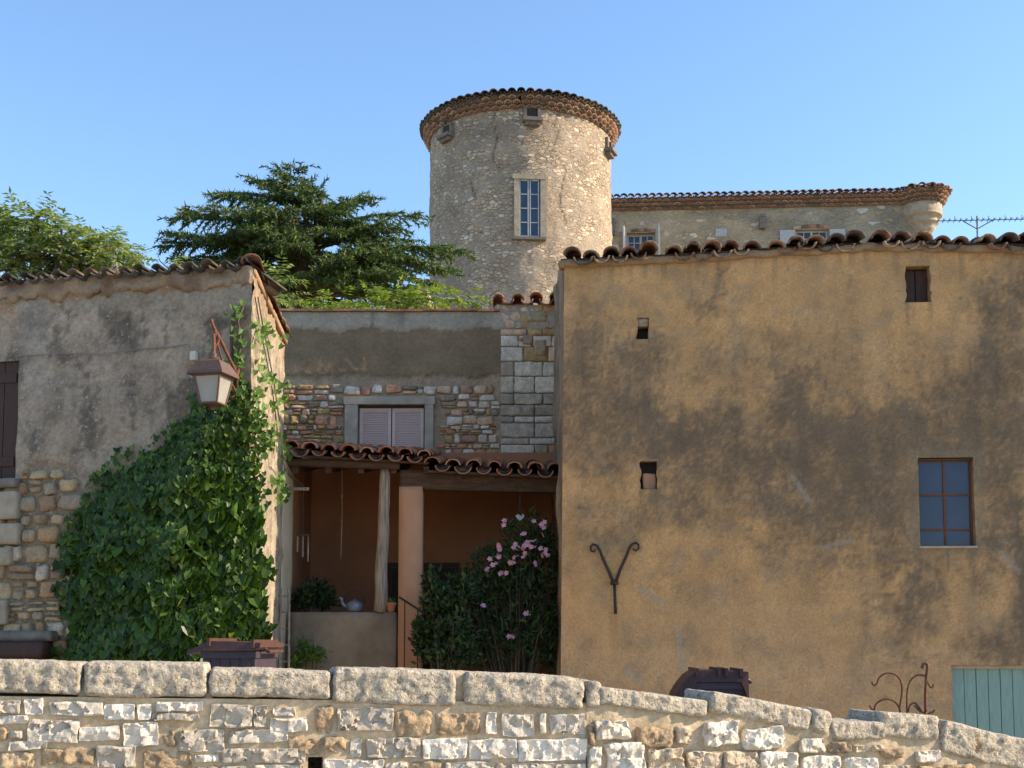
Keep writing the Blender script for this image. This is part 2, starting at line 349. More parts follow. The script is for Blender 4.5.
# ------------------------------------------------------------------ wall builder
def wall_grid(mb, o, u, n, W, zb, ztop, res, openings=(), disp=None, colour=None, lean=None):
    """front skin of a wall: o foot corner, u along, n outward normal. openings: (u0,u1,z0,z1,depth)"""
    if mb.c is None: mb.c = []
    u = Vector(u).normalized(); n = Vector(n).normalized()
    zmax = max(ztop(i * W / 60) for i in range(61))
    us = {round(i * W / max(1, int(W / res)), 4) for i in range(max(1, int(W / res)) + 1)}
    nz = max(1, int((zmax - zb) / res)); zs = {round(zb + i * (zmax - zb) / nz, 4) for i in range(nz + 1)}
    for op in openings:
        us = {x for x in us if abs(x - op[0]) > res * .45 and abs(x - op[1]) > res * .45} | {round(op[0], 4), round(op[1], 4)}
        zs = {x for x in zs if abs(x - op[2]) > res * .45 and abs(x - op[3]) > res * .45} | {round(op[2], 4), round(op[3], 4)}
    us = sorted(us); zs = sorted(zs)
    base = len(mb.v)
    def P(uu, zz, d=0.0):
        p = o + u * uu; z = min(zz, ztop(uu))
        dd = d + (disp(uu, z) if disp else 0.0)
        q = Vector((p.x, p.y, z)) + n * dd
        if lean: q += u * lean(uu, z)
        return q
    for zz in zs:
        for uu in us:
            mb.v.append(tuple(P(uu, zz))); mb.c.append(colour(uu, min(zz, ztop(uu))) if colour else (1, 1, 1))
    nu = len(us)
    for j in range(len(zs) - 1):
        zc = (zs[j] + zs[j + 1]) / 2
        for i in range(nu - 1):
            uc = (us[i] + us[i + 1]) / 2
            if zs[j] >= ztop(us[i]) and zs[j] >= ztop(us[i + 1]): continue
            if any(a < uc < b and c < zc < d for a, b, c, d, _ in openings): continue
            a = base + j * nu + i; mb.f.append((a, a + 1, a + 1 + nu, a + nu))
    for (a, b, c, d, dep) in openings:      # reveals
        for (p, q, r_) in (((a, c), (a, d), 0), ((b, d), (b, c), 0), ((a, d), (b, d), 0), ((b, c), (a, c), 0)):
            k = 6; s0 = len(mb.v)
            for i in range(k + 1):
                uu = lerp(p[0], q[0], i / k); zz = lerp(p[1], q[1], i / k)
                cc = colour(uu, zz) if colour else (1, 1, 1)
                mb.v.append(tuple(P(uu, zz))); mb.c.append(cc)
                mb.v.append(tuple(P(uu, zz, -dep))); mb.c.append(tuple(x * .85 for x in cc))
            for i in range(k): mb.f.append((s0 + 2 * i, s0 + 2 * i + 2, s0 + 2 * i + 3, s0 + 2 * i + 1))
def plainquad(mb, pts, c=(.3, .26, .2)):
    s0 = len(mb.v); mb.v.extend([tuple(p) for p in pts]); mb.c.extend([c] * len(pts)); mb.f.append(tuple(range(s0, s0 + len(pts))))

def tile(mb, p, along, up, r0, r1, L, th=.016, convex=True, n=8, arc=math.pi):
    along = Vector(along).normalized(); side = along.cross(Vector(up)).normalized(); up = side.cross(along).normalized()
    sg = 1 if convex else -1; p = Vector(p); vs = []
    for (q, r) in ((p, r0), (p + along * L, r1)):
        for rr in (r, r - th):
            for k in range(n + 1):
                a = (math.pi - arc) / 2 + arc * k / n
                vs.append(q + side * (rr * math.cos(a)) + up * (sg * rr * math.sin(a) * .82))
    m = n + 1; fs = []
    for k in range(n):
        fs += [(k, k + 1, 2 * m + k + 1, 2 * m + k), (m + k + 1, m + k, 3 * m + k, 3 * m + k + 1),
               (k + 1, k, m + k, m + k + 1), (2 * m + k, 2 * m + k + 1, 3 * m + k + 1, 3 * m + k)]
    fs += [(0, 2 * m, 3 * m, m), (n, m + n, 3 * m + n, 2 * m + n)]
    mb.add(vs, fs)
def tiled_eave(mb, a, b, slope_dir, slope, pitch=.25, rows=4, r=.1, L=.42, jit=.02, over=.1, seed=1, th=.016):
    """rows of half-round tiles starting at the line a-b; slope_dir is horizontal, uphill"""
    rnd = random.Random(seed); a, b = Vector(a), Vector(b); d = b - a; n = max(1, int(d.length / pitch))
    sd = Vector(slope_dir).normalized(); al = (sd + Vector((0, 0, slope))).normalized(); up = Vector((0, 0, 1))
    for i in range(n + 1):
        base = a + d * (i / n)
        off = rnd.uniform(-over * .4, over * .35); h = rnd.uniform(-jit, jit)
        for k in range(rows):
            j = Vector((rnd.uniform(-jit, jit) * .6, 0, rnd.uniform(-jit, jit) * .4 + h))
            p = base + al * (k * (L - .09) - over + off * (k == 0)) + j
            tw = Vector((rnd.uniform(-.04, .04), 0, 0))
            tile(mb, p + Vector((0, 0, .055 + .012 * (k == 0))), al + tw, up, r * rnd.uniform(.86, 1.16), r * .82, L, th, convex=True)
            if i < n:
                q = base + d * (.5 / n) + al * (k * (L - .09) - over * 1.1 + rnd.uniform(-over, over) * .5 * (k == 0)) + Vector((0, 0, rnd.uniform(-jit, jit) * .6 + .045))
                tile(mb, q, al + tw, up, r * rnd.uniform(.88, 1.2), r * .95, L, th, convex=False)

def rubble(mb, mapf, W, H, hr, lr, joint=.018, relief=.035, seed=3, inside=None, bulge=.5):
    """irregular stones laid roughly in courses; mapf(u, v, d) -> point"""
    rnd = random.Random(seed); v = 0.0
    while v < H:
        h = rnd.uniform(*hr); u = -rnd.uniform(0, lr[0])
        while u < W:
            l = rnd.uniform(*lr) * (0.7 if h < sum(hr) / 2 else 1.0)
            cells = [(u, v, l, h)]
            if rnd.random() < .3: s_ = rnd.uniform(.38, .62); cells = [(u, v, l, h * s_), (u, v + h * s_, l, h * (1 - s_))]
            for (cu, cv, cl, ch) in cells:
                cx, cy = cu + cl / 2, cv + ch / 2
                if cx < 0 or cx > W or cy > H: continue
                if inside and not inside(cx, cy): continue
                a, b = cl / 2 - joint * rnd.uniform(.3, .8), ch / 2 - joint * rnd.uniform(.3, .8)
                wob = .16 * ch; cy += rnd.uniform(-.12, .12) * ch
                k = 12; e = rnd.uniform(.22, .5); rings = []
                jit_ = [1 + rnd.uniform(-.22, .12) for _ in range(k)]; rot = rnd.uniform(-.12, .12)
                tilt = (rnd.uniform(-.3, .3), rnd.uniform(-.35, .35)); dep = relief * rnd.uniform(.45, 1.0)
                vs = []
                for (sc, dd) in ((1.0, -.02), (.96, dep * .55), (.8, dep * .95), (.42, dep)):
                    for q in range(k):
                        t = 2 * math.pi * q / k + .26; ct, st = math.cos(t), math.sin(t)
                        x = math.copysign(abs(ct) ** e, ct) * a * jit_[q] * sc; y = math.copysign(abs(st) ** e, st) * b * jit_[(q * 5) % k] * sc
                        x2 = x * math.cos(rot) - y * math.sin(rot) * .5; y2 = y + x * math.sin(rot) * .5
                        d_ = dd if dd < 0 else dd * (1 + tilt[0] * x / a + tilt[1] * y / b) + rnd.uniform(-.004, .004)
                        vs.append(mapf(cx + x2, cy + y2, d_))
                vs.append(mapf(cx, cy, dep * rnd.uniform(.9, 1.15)))
                fs = []
                for i in range(3):
                    for q in range(k):
                        q2 = (q + 1) % k; fs.append((i * k + q, i * k + q2, (i + 1) * k + q2, (i + 1) * k + q))
                for q in range(k): fs.append((3 * k + q, 3 * k + (q + 1) % k, 4 * k))
                mb.add(vs, fs)
            u += l
        v += h

# ================================================================== GROUND
def gz(x, y):
    if y < 7.2: return 0.0
    g = interp([(-9, .8), (-4, .5), (-2, .38), (0, .2), (2, .05), (4, -.35), (6, -.65), (12, -1.0)], x)
    g = lerp(0.0, g, sstep(7.2, 7.45, y))
    if y > 20: g = lerp(g, 7.6, sstep(20, 29, y))
    if y > 60: g = lerp(g, -14, sstep(60, 150, y))
    return g
mb = MB(); xs = [-900, -300, -120, -60, -30] + [-20 + i for i in range(41)] + [30, 60, 120, 300, 900]
ys = [-900, -300, -60, -20, -5, 0, 4, 6, 7, 7.1, 7.2, 7.3, 7.4, 7.6, 8.5] + list(range(10, 61, 2)) + [75, 90, 110, 130, 150, 300, 900, 2000]
for y in ys:
    for x in xs: mb.v.append((x, y, gz(x, y) + (noise.noise(Vector((x * .3, y * .3, 0))) * .03 if 8 < y < 20 else 0)))
for j in range(len(ys) - 1):
    for i in range(len(xs) - 1):
        a = j * len(xs) + i; mb.f.append((a, a + 1, a + 1 + len(xs), a + len(xs)))
g = mb.build('ground', M['ground'], kind='structure', smooth=True); g['label'] = 'dusty village ground behind and below the buildings'; g['category'] = 'ground'
mb = MB(); mb.box((-40, -6, -.3), (40, 6.9, .006))
g = mb.build('road', M['street'], kind='structure'); g['label'] = 'pale gravel lane in front of the stone wall'; g['category'] = 'road'

# ================================================================== FOREGROUND WALLS
def rect_stone(mb, rc, p0, u, n, seed, prot=.026, amp=.007, facet=.022, step=.0095, r=.007):
    x0, y0, x1, y1 = rc
    a = on_plane((x0 + x1) / 2, (y0 + y1) / 2, p0, n)
    l = on_plane(x0, (y0 + y1) / 2, p0, n); r_ = on_plane(x1, (y0 + y1) / 2, p0, n)
    t = on_plane((x0 + x1) / 2, y0, p0, n); b = on_plane((x0 + x1) / 2, y1, p0, n)
    hw = (r_ - l).length / 2; hh = abs(t.z - b.z) / 2; rnd = random.Random(seed)
    k = rnd.uniform(-.06, .06) * min(1, hh / hw); uu = Vector((u.x, u.y, 0)) + Vector((0, 0, k))
    mb.rock(a + n * (prot - .09), uu.normalized() * hw, n * .09, Vector((0, 0, 1)) * hh, min(r, hh * .6, hw * .6), step, amp, seed, facet, 14.0, lambda P: P + uf * (.012 * noise.noise(P * 9 + Vector((seed, 0, 0)))) + Vector((0, 0, .009 * noise.noise(P * 8 + Vector((0, seed, 0))))), .12)

def mortar_colour(uu, z):
    t = fbm(uu * 3, z * 3, 4.0) * .5 + .5
    return mixc((.60, .46, .30), (.42, .32, .205), t)

# --- level wall (left)
n1 = Vector((0, -1, 0)); u1 = Vector((1, 0, 0))
tf = R(12); nf = Vector((math.sin(tf), -math.cos(tf), 0)); uf = Vector((math.cos(tf), math.sin(tf), 0)); p1 = Vector((0, 7.0, 0))
fl0 = on_plane(-260, 700, p1, nf); fr0 = on_plane(586, 700, p1, nf); fl0.z = fr0.z = 0; WF = (fr0 - fl0).length
lw = thing('stone_wall', (fl0.x, fl0.y, 0), 'level stretch of coursed pale stone wall under thick grey coping stones, left of the bend', 'wall', 'low street walls in the foreground')
fu = lambda px, py: (on_plane(px, py, p1, nf) - fl0).dot(uf)
fz = lambda px, py: on_plane(px, py, p1, nf).z
ztl, ztr_ = fz(-100, 692), fz(560, 703)
topf = lambda u: lerp(ztl, ztr_, u / WF)
mb = MB()
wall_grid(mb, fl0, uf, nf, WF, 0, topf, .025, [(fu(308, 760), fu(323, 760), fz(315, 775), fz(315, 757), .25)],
          disp=lambda a, z: fbm(a * 6, z * 6, 1) * .010 + fbm(a * 25, z * 25, 3) * .005, colour=mortar_colour)
bl, br = fl0 - nf * .4, fr0 - nf * .4
for (p, q, zp_, zq_) in ((fl0, bl, ztl, ztl), (br, fr0, ztr_, ztr_), (bl, br, ztl, ztr_)): plainquad(mb, [(p.x, p.y, -.2), (q.x, q.y, -.2), (q.x, q.y, zq_), (p.x, p.y, zp_)], (.4, .33, .23))
plainquad(mb, [(fl0.x, fl0.y, ztl), (fr0.x, fr0.y, ztr_), (br.x, br.y, ztr_), (bl.x, bl.y, ztl)], (.4, .33, .23))
mb.build('masonry', M['mortar'], lw, smooth=True)
white = [(-8,700,20,713),(25,698,44,714),(49,702,104,716),(105,704,135,720),(137,704,151,720),(157,701,203,711),(151,713,199,720),
 (210,704,252,727),(254,705,267,727),(273,708,295,716),(270,717,308,731),(337,708,393,731),(486,712,497,735),(501,714,534,736),(539,714,545,734),(549,715,585,734),
 (-8,716,28,724),(28,719,79,742),(80,726,118,741),(124,723,159,746),(180,729,224,751),(230,730,288,743),(349,738,361,756),(366,738,421,758),(422,739,466,759),(468,739,517,759),(518,739,586,760),
 (10,730,24,738),(9,740,48,749),(97,746,137,768),(194,755,219,762),(222,749,306,763),(324,759,383,779),(445,762,493,782),(495,763,508,780),(512,763,554,782),(555,762,586,784),(220,765,247,783),(255,765,304,784),(385,763,407,783)]
gold = [(163,730,176,748),(316,706,333,733),(395,710,432,736),(436,712,480,735),(289,737,346,755),(-8,728,8,741),(-8,752,36,772),(42,748,93,765),(143,750,190,772),(410,761,443,782),(40,768,92,785),(194,765,218,785)]
mb = MB()
for i, rc in enumerate(white): rect_stone(mb, rc, p1, uf, nf, i + 1)
rnd = random.Random(5); y = 786
while y < 900:
    h = rnd.uniform(16, 26); x = -250
    while x < 580:
        l = rnd.uniform(24, 70); rect_stone(mb, (x, y, min(585, x + l - 4), y + h - 4), p1, uf, nf, int(x + y * 7), step=.03); x += l
    y += h
y = 700
while y < 786:
    h = rnd.uniform(16, 26); x = -255
    while x < -40:
        l = rnd.uniform(24, 60); rect_stone(mb, (x, y, min(-12, x + l - 4), y + h - 4), p1, uf, nf, int(x + y * 7), step=.03); x += l
    y += h
mb.build('wall_stone', M['stone_white'], lw, smooth=False, kind='stuff', label='pale split stones laid in courses')
mb = MB()
for i, rc in enumerate(gold): rect_stone(mb, rc, p1, uf, nf, i + 60, prot=.02, amp=.016, facet=.02, r=.02)
mb.build('wall_stone', M['stone_gold'], lw, smooth=True, kind='stuff', label='rough golden brown stones between the pale ones')
# coping stones: (x0,x1, top-left y, top-right y, bottom-left, bottom-right)
caps = [(-258, -135, 661, 661, 694, 694), (-133, -33, 660, 661, 694, 694), (-31, 82, 659, 662, 691, 696), (84, 208, 662, 662, 694, 698), (209, 331, 668, 673, 697, 700), (333, 454, 670, 669, 702, 707), (463, 583, 673, 676, 702, 711)]
def coping(parent, q, p0, u, n, seed, depth=.42, mat='coping', label=None, under=0.0):
    x0, x1, tl, tr, bl, br = q
    A, B = on_plane(x0, (tl + bl) / 2, p0, n), on_plane(x1, (tr + br) / 2, p0, n)
    h = (on_plane(x0, tl, p0, n).z - on_plane(x0, bl, p0, n).z + on_plane(x1, tr, p0, n).z - on_plane(x1, br, p0, n).z) / 4
    dirv = B - A; c = (A + B) / 2; mb = MB()
    nn = Vector((n.x, n.y, 0)); wv = dirv.normalized().cross(nn).normalized()
    if wv.z < 0: wv = -wv
    mb.rock(c + nn * .035 - nn * depth / 2, dirv / 2 * .998, nn * depth / 2, wv * h, min(.028, h * .4), .012, .012, seed, .010, 13.0, None, .14)
    mb.build('coping_stone', M[mat], parent, smooth=True, label=label)
for i, q in enumerate(caps): coping(lw, q, p1, uf, nf, i + 11)
mb = MB()
for (x, y, hw, hh) in ((458, 688, .05, .09), (83, 690, .03, .07), (208, 692, .025, .07), (332, 692, .02, .07)):
    a = on_plane(x, y, p1, nf); mb.rock(a - nf * .19, uf * hw, nf * .17, Vector((0, 0, hh)), .02, .012, .010, x)
mb.c = [(.44, .35, .24)] * len(mb.v); mb.build('joint_mortar', M['mortar'], lw, smooth=True, kind='stuff')

# --- sloping wall (right)
th = R(17); u2 = Vector((math.cos(th), math.sin(th), 0)); n2 = Vector((math.sin(th), -math.cos(th), 0)); p2 = fr0.copy()
rw = thing('stone_wall', (p2.x, p2.y + .2, 0), 'sloping stretch of rough warm stone wall falling away to the right of the bend', 'wall', 'low street walls in the foreground')
W2 = (on_plane(1120, 760, p2, n2) - on_plane(586, 760, p2, n2)).length
tops = [(586, 690), (600, 696), (705, 712), (720, 708), (808, 724), (830, 730), (870, 734), (936, 732), (1120, 780)]
def top2(u):
    x = p2.x + u2.x * u; y = p2.y + u2.y * u; px = PX + F * x / y
    py = interp(tops, px); return on_plane(px, py, p2, n2).z
mb = MB()
wall_grid(mb, p2.copy(), u2, n2, W2, -.2, top2, .025, disp=lambda a, z: .004 + fbm(a * 5, z * 5, 9) * .022 + fbm(a * 22, z * 22, 3) * .006,
          colour=lambda a, z: mixc((.52, .42, .29), (.42, .32, .20), fbm(a * 4, z * 4, 7) * .5 + .5))
e0 = p2.copy(); e1 = e0 + u2 * W2
for k in range(30):
    a0, a1 = W2 * k / 30, W2 * (k + 1) / 30; q0, q1 = e0 + u2 * a0, e0 + u2 * a1; b0, b1 = q0 - n2 * .4, q1 - n2 * .4
    plainquad(mb, [(q0.x, q0.y, top2(a0)), (q1.x, q1.y, top2(a1)), (b1.x, b1.y, top2(a1)), (b0.x, b0.y, top2(a0))], (.45, .36, .25))
    plainquad(mb, [(b1.x, b1.y, -.3), (b0.x, b0.y, -.3), (b0.x, b0.y, top2(a0)), (b1.x, b1.y, top2(a1))], (.45, .36, .25))
mb.build('masonry', M['mortar'], rw, smooth=True)
warm = [(594,720,627,738),(674,726,690,743),(703,721,736,745),(742,728,782,749),(604,743,643,778),(646,748,682,774),(684,751,720,768),(722,751,756,769),(757,752,795,770),(799,738,824,752),(800,756,838,779),(853,745,880,751),(842,758,875,780),(915,750,938,762),(880,764,908,780),(588,748,600,770),(648,777,700,795),(703,772,752,792),(755,773,796,792),(590,781,644,800)]
gold2 = [(634,726,671,746),(880,749,900,758),(944,765,975,785),(915,766,940,785),(588,724,593,745),(826,742,848,753)]
mb = MB()
for i, rc in enumerate(warm): rect_stone(mb, rc, p2, u2, n2, i + 101, prot=.05, amp=.016, facet=.026, r=.016, step=.010)
y = 800
while y < 900:
    h = rnd.uniform(18, 28); x = 590
    while x < 1100:
        l = rnd.uniform(30, 70); rect_stone(mb, (x, y, x + l - 4, y + h - 4), p2, u2, n2, int(x + y * 7), prot=.04, step=.03); x += l
    y += h
mb.build('wall_stone', M['stone_warm'], rw, smooth=False, kind='stuff', label='rough warm white stones set in sandy mortar')
mb = MB()
for i, rc in enumerate(gold2): rect_stone(mb, rc, p2, u2, n2, i + 160, prot=.04, amp=.02, facet=.02, r=.025)
mb.build('wall_stone', M['stone_gold'], rw, smooth=True, kind='stuff', label='rough golden brown stones set in sandy mortar')
for i, q in enumerate([(587, 600, 681, 683, 708, 709), (598, 706, 684, 703, 706, 716), (708, 809, 689, 711, 713, 730), (810, 829, 708, 712, 732, 736), (830, 884, 722, 721, 739, 740), (878, 937, 711, 717, 737, 742), (940, 1040, 720, 741, 750, 775), (1042, 1118, 742, 758, 776, 792)]):
    coping(rw, q, p2, u2, n2, i + 31, depth=.4)

# ================================================================== LEFT HOUSE
C0 = Vector((-2.66, 12.5, 0)); thl = R(12); ul = Vector((-math.cos(thl), math.sin(thl), 0)); nl = Vector((-math.sin(thl), -math.cos(thl), 0))
WL = 6.0; ZL = at(247, 268, 12.5).z; CB = Vector((at(284, 400, 15.5).x, 15.5, 0)); ZB = at(284, 341, 15.5).z
lh = thing('village_house', (C0.x - 3, 14.5, .5), 'grey blotchy rendered house at the far left with ivy and a lantern', 'house')
o_l = C0 + ul * WL; ur = -ul            # along, left to right
def pxl(uu, z): return proj(o_l + ur * uu + Vector((0, 0, z)))
def in_patch(px, py):
    edge = interp([(440, -20), (458, 30), (465, 70), (490, 82), (520, 78), (560, 82), (600, 70), (640, 84), (700, 90)], py)
    edge += 10 * noise.noise(Vector((py * .06, 3, 0)))
    top = interp([(-400, 520), (-40, 478), (15, 487), (30, 462), (75, 455), (90, 470)], px) + 6 * noise.noise(Vector((px * .08, 8, 0)))
    return px < edge and py > top
def disp_l(uu, z):
    px, py = pxl(uu, z); d = fbm(uu * 1.2, z * 1.2, 2) * .03 + fbm(uu * 7, z * 7, 5) * .006
    return d - (.03 if in_patch(px, py) else 0)
def col_l(uu, z):
    px, py = pxl(uu, z)
    if in_patch(px, py): return mixc((.26, .21, .15), (.20, .155, .10), fbm(uu * 4, z * 4) * .5 + .5)
    base = mixc((.33, .255, .185), (.225, .175, .13), sstep(-.35, .45, fbm(uu * 1.6, z * 1.6, 6)))
    pale = sstep(.0, .35, fbm(uu * 9, z * 9, 9) + .2 * sstep(300, 340, py)) * .55
    base = mixc(base, (.42, .34, .255), pale * .75)
    dark = sstep(.05, .4, fbm(uu * 2.2, z * 1.3, 19) + .35 * fbm(uu * 12, z * 12, 77)) * .7
    base = mixc(base, (.085, .07, .055), dark)
    up = sstep(318, 300, py + 10 * fbm(uu * 3, 0, 2)); base = mixc(base, (.30, .25, .185), up * .75)
    br = sstep(.3, .5, fbm(uu * 3.3, z * 3.3, 31)) * sstep(330, 300, py); base = mixc(base, (.30, .16, .075), br * .8)
    w_ = sstep(20, 6, abs(px - 34)) * sstep(470, 380, py); base = mixc(base, (.33, .30, .25), w_ * .35)
    return base
wz = [on_plane(18, 400, C0, nl), on_plane(-60, 400, C0, nl)]
opL = [((wz[1] - o_l).dot(ur), (wz[0] - o_l).dot(ur), on_plane(10, 478, C0, nl).z, on_plane(10, 361, C0, nl).z, .10)]
mb = MB()
wall_grid(mb, o_l, ur, nl, WL, .3, lambda u: ZL, .035, opL, disp_l, col_l)
ns = Vector((CB.y - C0.y, -(CB.x - C0.x), 0)).normalized(); us_ = (CB - C0).normalized(); WS = (CB - C0).length
def col_s(uu, z):
    b = mixc((.37, .31, .23), (.27, .215, .155), sstep(-.3, .4, fbm(uu * 2, z * 2, 77)))
    b = mixc(b, (.17, .135, .10), sstep(.0, .35, fbm(uu * 6, z * 1.5, 50)) * .7)
    return mixc(b, (.30, .20, .12), sstep(ZL - .55, ZL - .1, z + .15 * fbm(uu * 6, 0)) * .6)
wall_grid(mb, C0, us_, ns, WS, .3, lambda u: lerp(ZL, ZB, u / WS), .035, (), lambda a, z: fbm(a * 2, z * 2, 44) * .035 + fbm(a * 9, z * 9, 4) * .01 - .001, col_s)
bk = CB + ul * WL
plainquad(mb, [(CB.x, CB.y, .3), (bk.x, bk.y, .3), (bk.x, bk.y, ZB), (CB.x, CB.y, ZB)])
plainquad(mb, [(bk.x, bk.y, .3), (o_l.x, o_l.y, .3), (o_l.x, o_l.y, ZL), (bk.x, bk.y, ZB)])
wl = mb.build('wall', M['grey_render'], lh, smooth=True)
# exposed stones
mb = MB()
def inside_l(u, v):
    return in_patch(*pxl(u, v + .3)) and in_patch(*pxl(u + .05, v + .36)) and not (opL[0][0] - .05 < u < opL[0][1] + .05 and opL[0][2] - .1 < v + .3 < opL[0][3])
rubble(mb, lambda a, b, d: o_l + ur * a + Vector((0, 0, .3 + b)) + nl * (d - .025 + fbm(a * 1.2, (b + .3) * 1.2, 2) * .03), WL, 3.6, (.10, .21), (.13, .34), .022, .05, 8, inside_l)
mb.build('exposed_stone', M['patch_stone'], wl, smooth=True, kind='stuff', label='brown rubble showing where the render has fallen')
# mortar band under the tiles
mb = MB()
def wbed(P):
    t = (P - o_l).dot(ur); k = sstep(ZL - .03, ZL - .14, P.z)
    return P + Vector((0, 0, -.09 * k * (.4 + fbm(t * 2.3, 0, 3) + .6 * fbm(t * 9, 0, 1)))) + nl * (.05 * fbm(t * 3, P.z * 6, 2) + .02 * fbm(t * 14, P.z * 14, 5) - .02)
mb.rock(o_l + ur * (WL / 2) + Vector((0, 0, ZL - .06)), ur * (WL / 2), nl * .055, Vector((0, 0, .085)), .03, .025, .01, 5, 0, 6, wbed)
mb.c = [mixc((.33, .245, .165), (.23, .15, .10), sstep(-.3, .3, noise.noise(Vector(v) * 5))) for v in mb.v]
mb.build('eave_bedding', M['old_wall'], lh, smooth=True)
# roof: deck + tiles
rf = MB(); h = .035
rf.hexa([o_l + Vector((0, 0, ZL)), C0 + Vector((0, 0, ZL)), CB + Vector((0, 0, ZB)), bk + Vector((0, 0, ZB)),
         o_l + Vector((0, 0, ZL + h)), C0 + Vector((0, 0, ZL + h)), CB + Vector((0, 0, ZB + h)), bk + Vector((0, 0, ZB + h))])
ro = rf.build('roof', M['wood_dark'], lh)
mb = MB(); tiled_eave(mb, o_l + Vector((0, 0, ZL + .0)), C0 + Vector((-.08, 0, ZL - .03)), -nl, .0, .19, 3, .06, .42, .012, .09, 21)
mb.build('eave_tile', M['tile_top'], ro, smooth=True, kind='stuff')
mb = MB()
L_ = (CB - C0).length; rnd2 = random.Random(2)
for k in range(9):
    q = C0.lerp(CB, k / 9) + Vector((-.02 + rnd2.uniform(-.02, .02), -.08, lerp(ZL, ZB, k / 9) + .03 + .01 * rnd2.random()))
    tile(mb, q, us_ + Vector((0, 0, .02)), Vector((0, 0, 1)), .11, .09, .42)
mb.build('verge_tile', M['tile'], ro, smooth=True)
mb = MB(); mb.rock(C0.lerp(CB, .5) + Vector((0.01, 0, (ZL + ZB) / 2 - .03)), (CB - C0) / 2, ns * .03, Vector((0, 0, .04)), .02, .03, .035, 8, 0, 7)
mb.c = [(.36, .22, .13)] * len(mb.v); mb.build('verge_bedding', M['old_wall'], lh, smooth=True)
# brown shutter, sill
mb = MB(); a, b, c, d, _ = opL[0]
for k in range(5):
    s0 = lerp(a, b, k / 5) + .004; s1 = lerp(a, b, (k + 1) / 5) - .004; m_ = o_l + ur * ((s0 + s1) / 2) - nl * .055 + Vector((0, 0, (c + d) / 2))
    mb.obox(m_, ur * ((s1 - s0) / 2), nl * .02, Vector((0, 0, (d - c) / 2 - .005)))
for zz in (c + .18, d - .18): mb.obox(o_l + ur * ((a + b) / 2) - nl * .03 + Vector((0, 0, zz)), ur * ((b - a) / 2 - .04), nl * .012, Vector((0, 0, .05)))
mb.build('shutter', M['shutter_brown'], lh)
mb = MB(); mb.rock(o_l + ur * ((a + b) / 2) + nl * .01 + Vector((0, 0, c - .06)), ur * ((b - a) / 2 + .06), nl * .08, Vector((0, 0, .05)), .015, .03, .008, 3)
mb.build('window_sill', M['limestone_dark'], lh, smooth=True)
# large dressed blocks beside the patch at the left edge
mb = MB()
for i, (x0, y0, x1, y1) in enumerate([(-40, 492, 20, 520), (-40, 524, 21, 545), (-45, 548, 14, 566), (-40, 600, 10, 625)]):
    c_ = on_plane((x0 + x1) / 2, (y0 + y1) / 2, C0, nl); hw = (on_plane(x1, y0, C0, nl) - on_plane(x0, y0, C0, nl)).length / 2; hh = (on_plane(x0, y0, C0, nl).z - on_plane(x0, y1, C0, nl).z) / 2
    mb.rock(c_, ur * hw, nl * .07, Vector((0, 0, hh)), .02, .03, .01, i + 4)
mb.build('quoin', M['limestone'], wl, smooth=True)
# low plinth and dark beam at foot
mb = MB(); q = on_plane(20, 645, C0, nl); mb.rock(q - ur * .7 + nl * .10 - Vector((0, 0, .05)), ur * 1.1, nl * .12, Vector((0, 0, .09)), .02, .04, .02, 9)
mb.build('plinth', M['shutter_brown'], lh, smooth=True, label='dark brown ledge at the foot of the wall')
mb = MB(); q = on_plane(20, 636, C0, nl); mb.rock(q - ur * .65 + nl * .06 + Vector((0, 0, -.0)), ur * 1.1, nl * .09, Vector((0, 0, .055)), .02, .04, .012, 19)
mb.build('ledge', M['limestone_dark'], lh, smooth=True)

# wall cables
def wallpt(px, py, off=.02): 
    q = on_plane(px, py, C0, nl); return q + nl * off
mb = MB(); mb.tube([wallpt(x, y, .035) for x, y in [(20, 357), (60, 354), (100, 355), (140, 350), (170, 348), (189, 345), (191, 347), (192, 356)]], .006, 6)
cb = mb.build('cable', M['cable_pale'], lh, label='thin pale wire running across the grey render')
c_ = wallpt(196, 357, .05); mb = MB(); mb.rock(c_, ur * .035, nl * .03, Vector((0, 0, .048)), .01, .01, .001)
mb.build('junction_box', M['white_paint'], lh, smooth=True)
mb = MB(); mb.tube([wallpt(x, y, .05) for x, y in [(234, 372), (234, 350), (234, 330), (236, 318), (241, 308), (246, 306)]], .02, 8)
mb.build('pipe', M['cable'], lh, smooth=True)
mb = MB()
def sidept(px, py, off=.03): return on_plane(px, py, C0, ns) + ns * off
for dx in (0, 3):
    mb.tube([sidept(x + dx, y, .05) for x, y in [(250, 297), (255, 325), (261, 355), (267, 385), (272, 420)]] + [at(280 + dx, 455, 14.2), at(288 + dx, 475, 15.0), at(304, 487, 15.6)], .007, 6)
mb.build('cable', M['cable'], lh, label='pair of dark wires down the sunlit side wall')

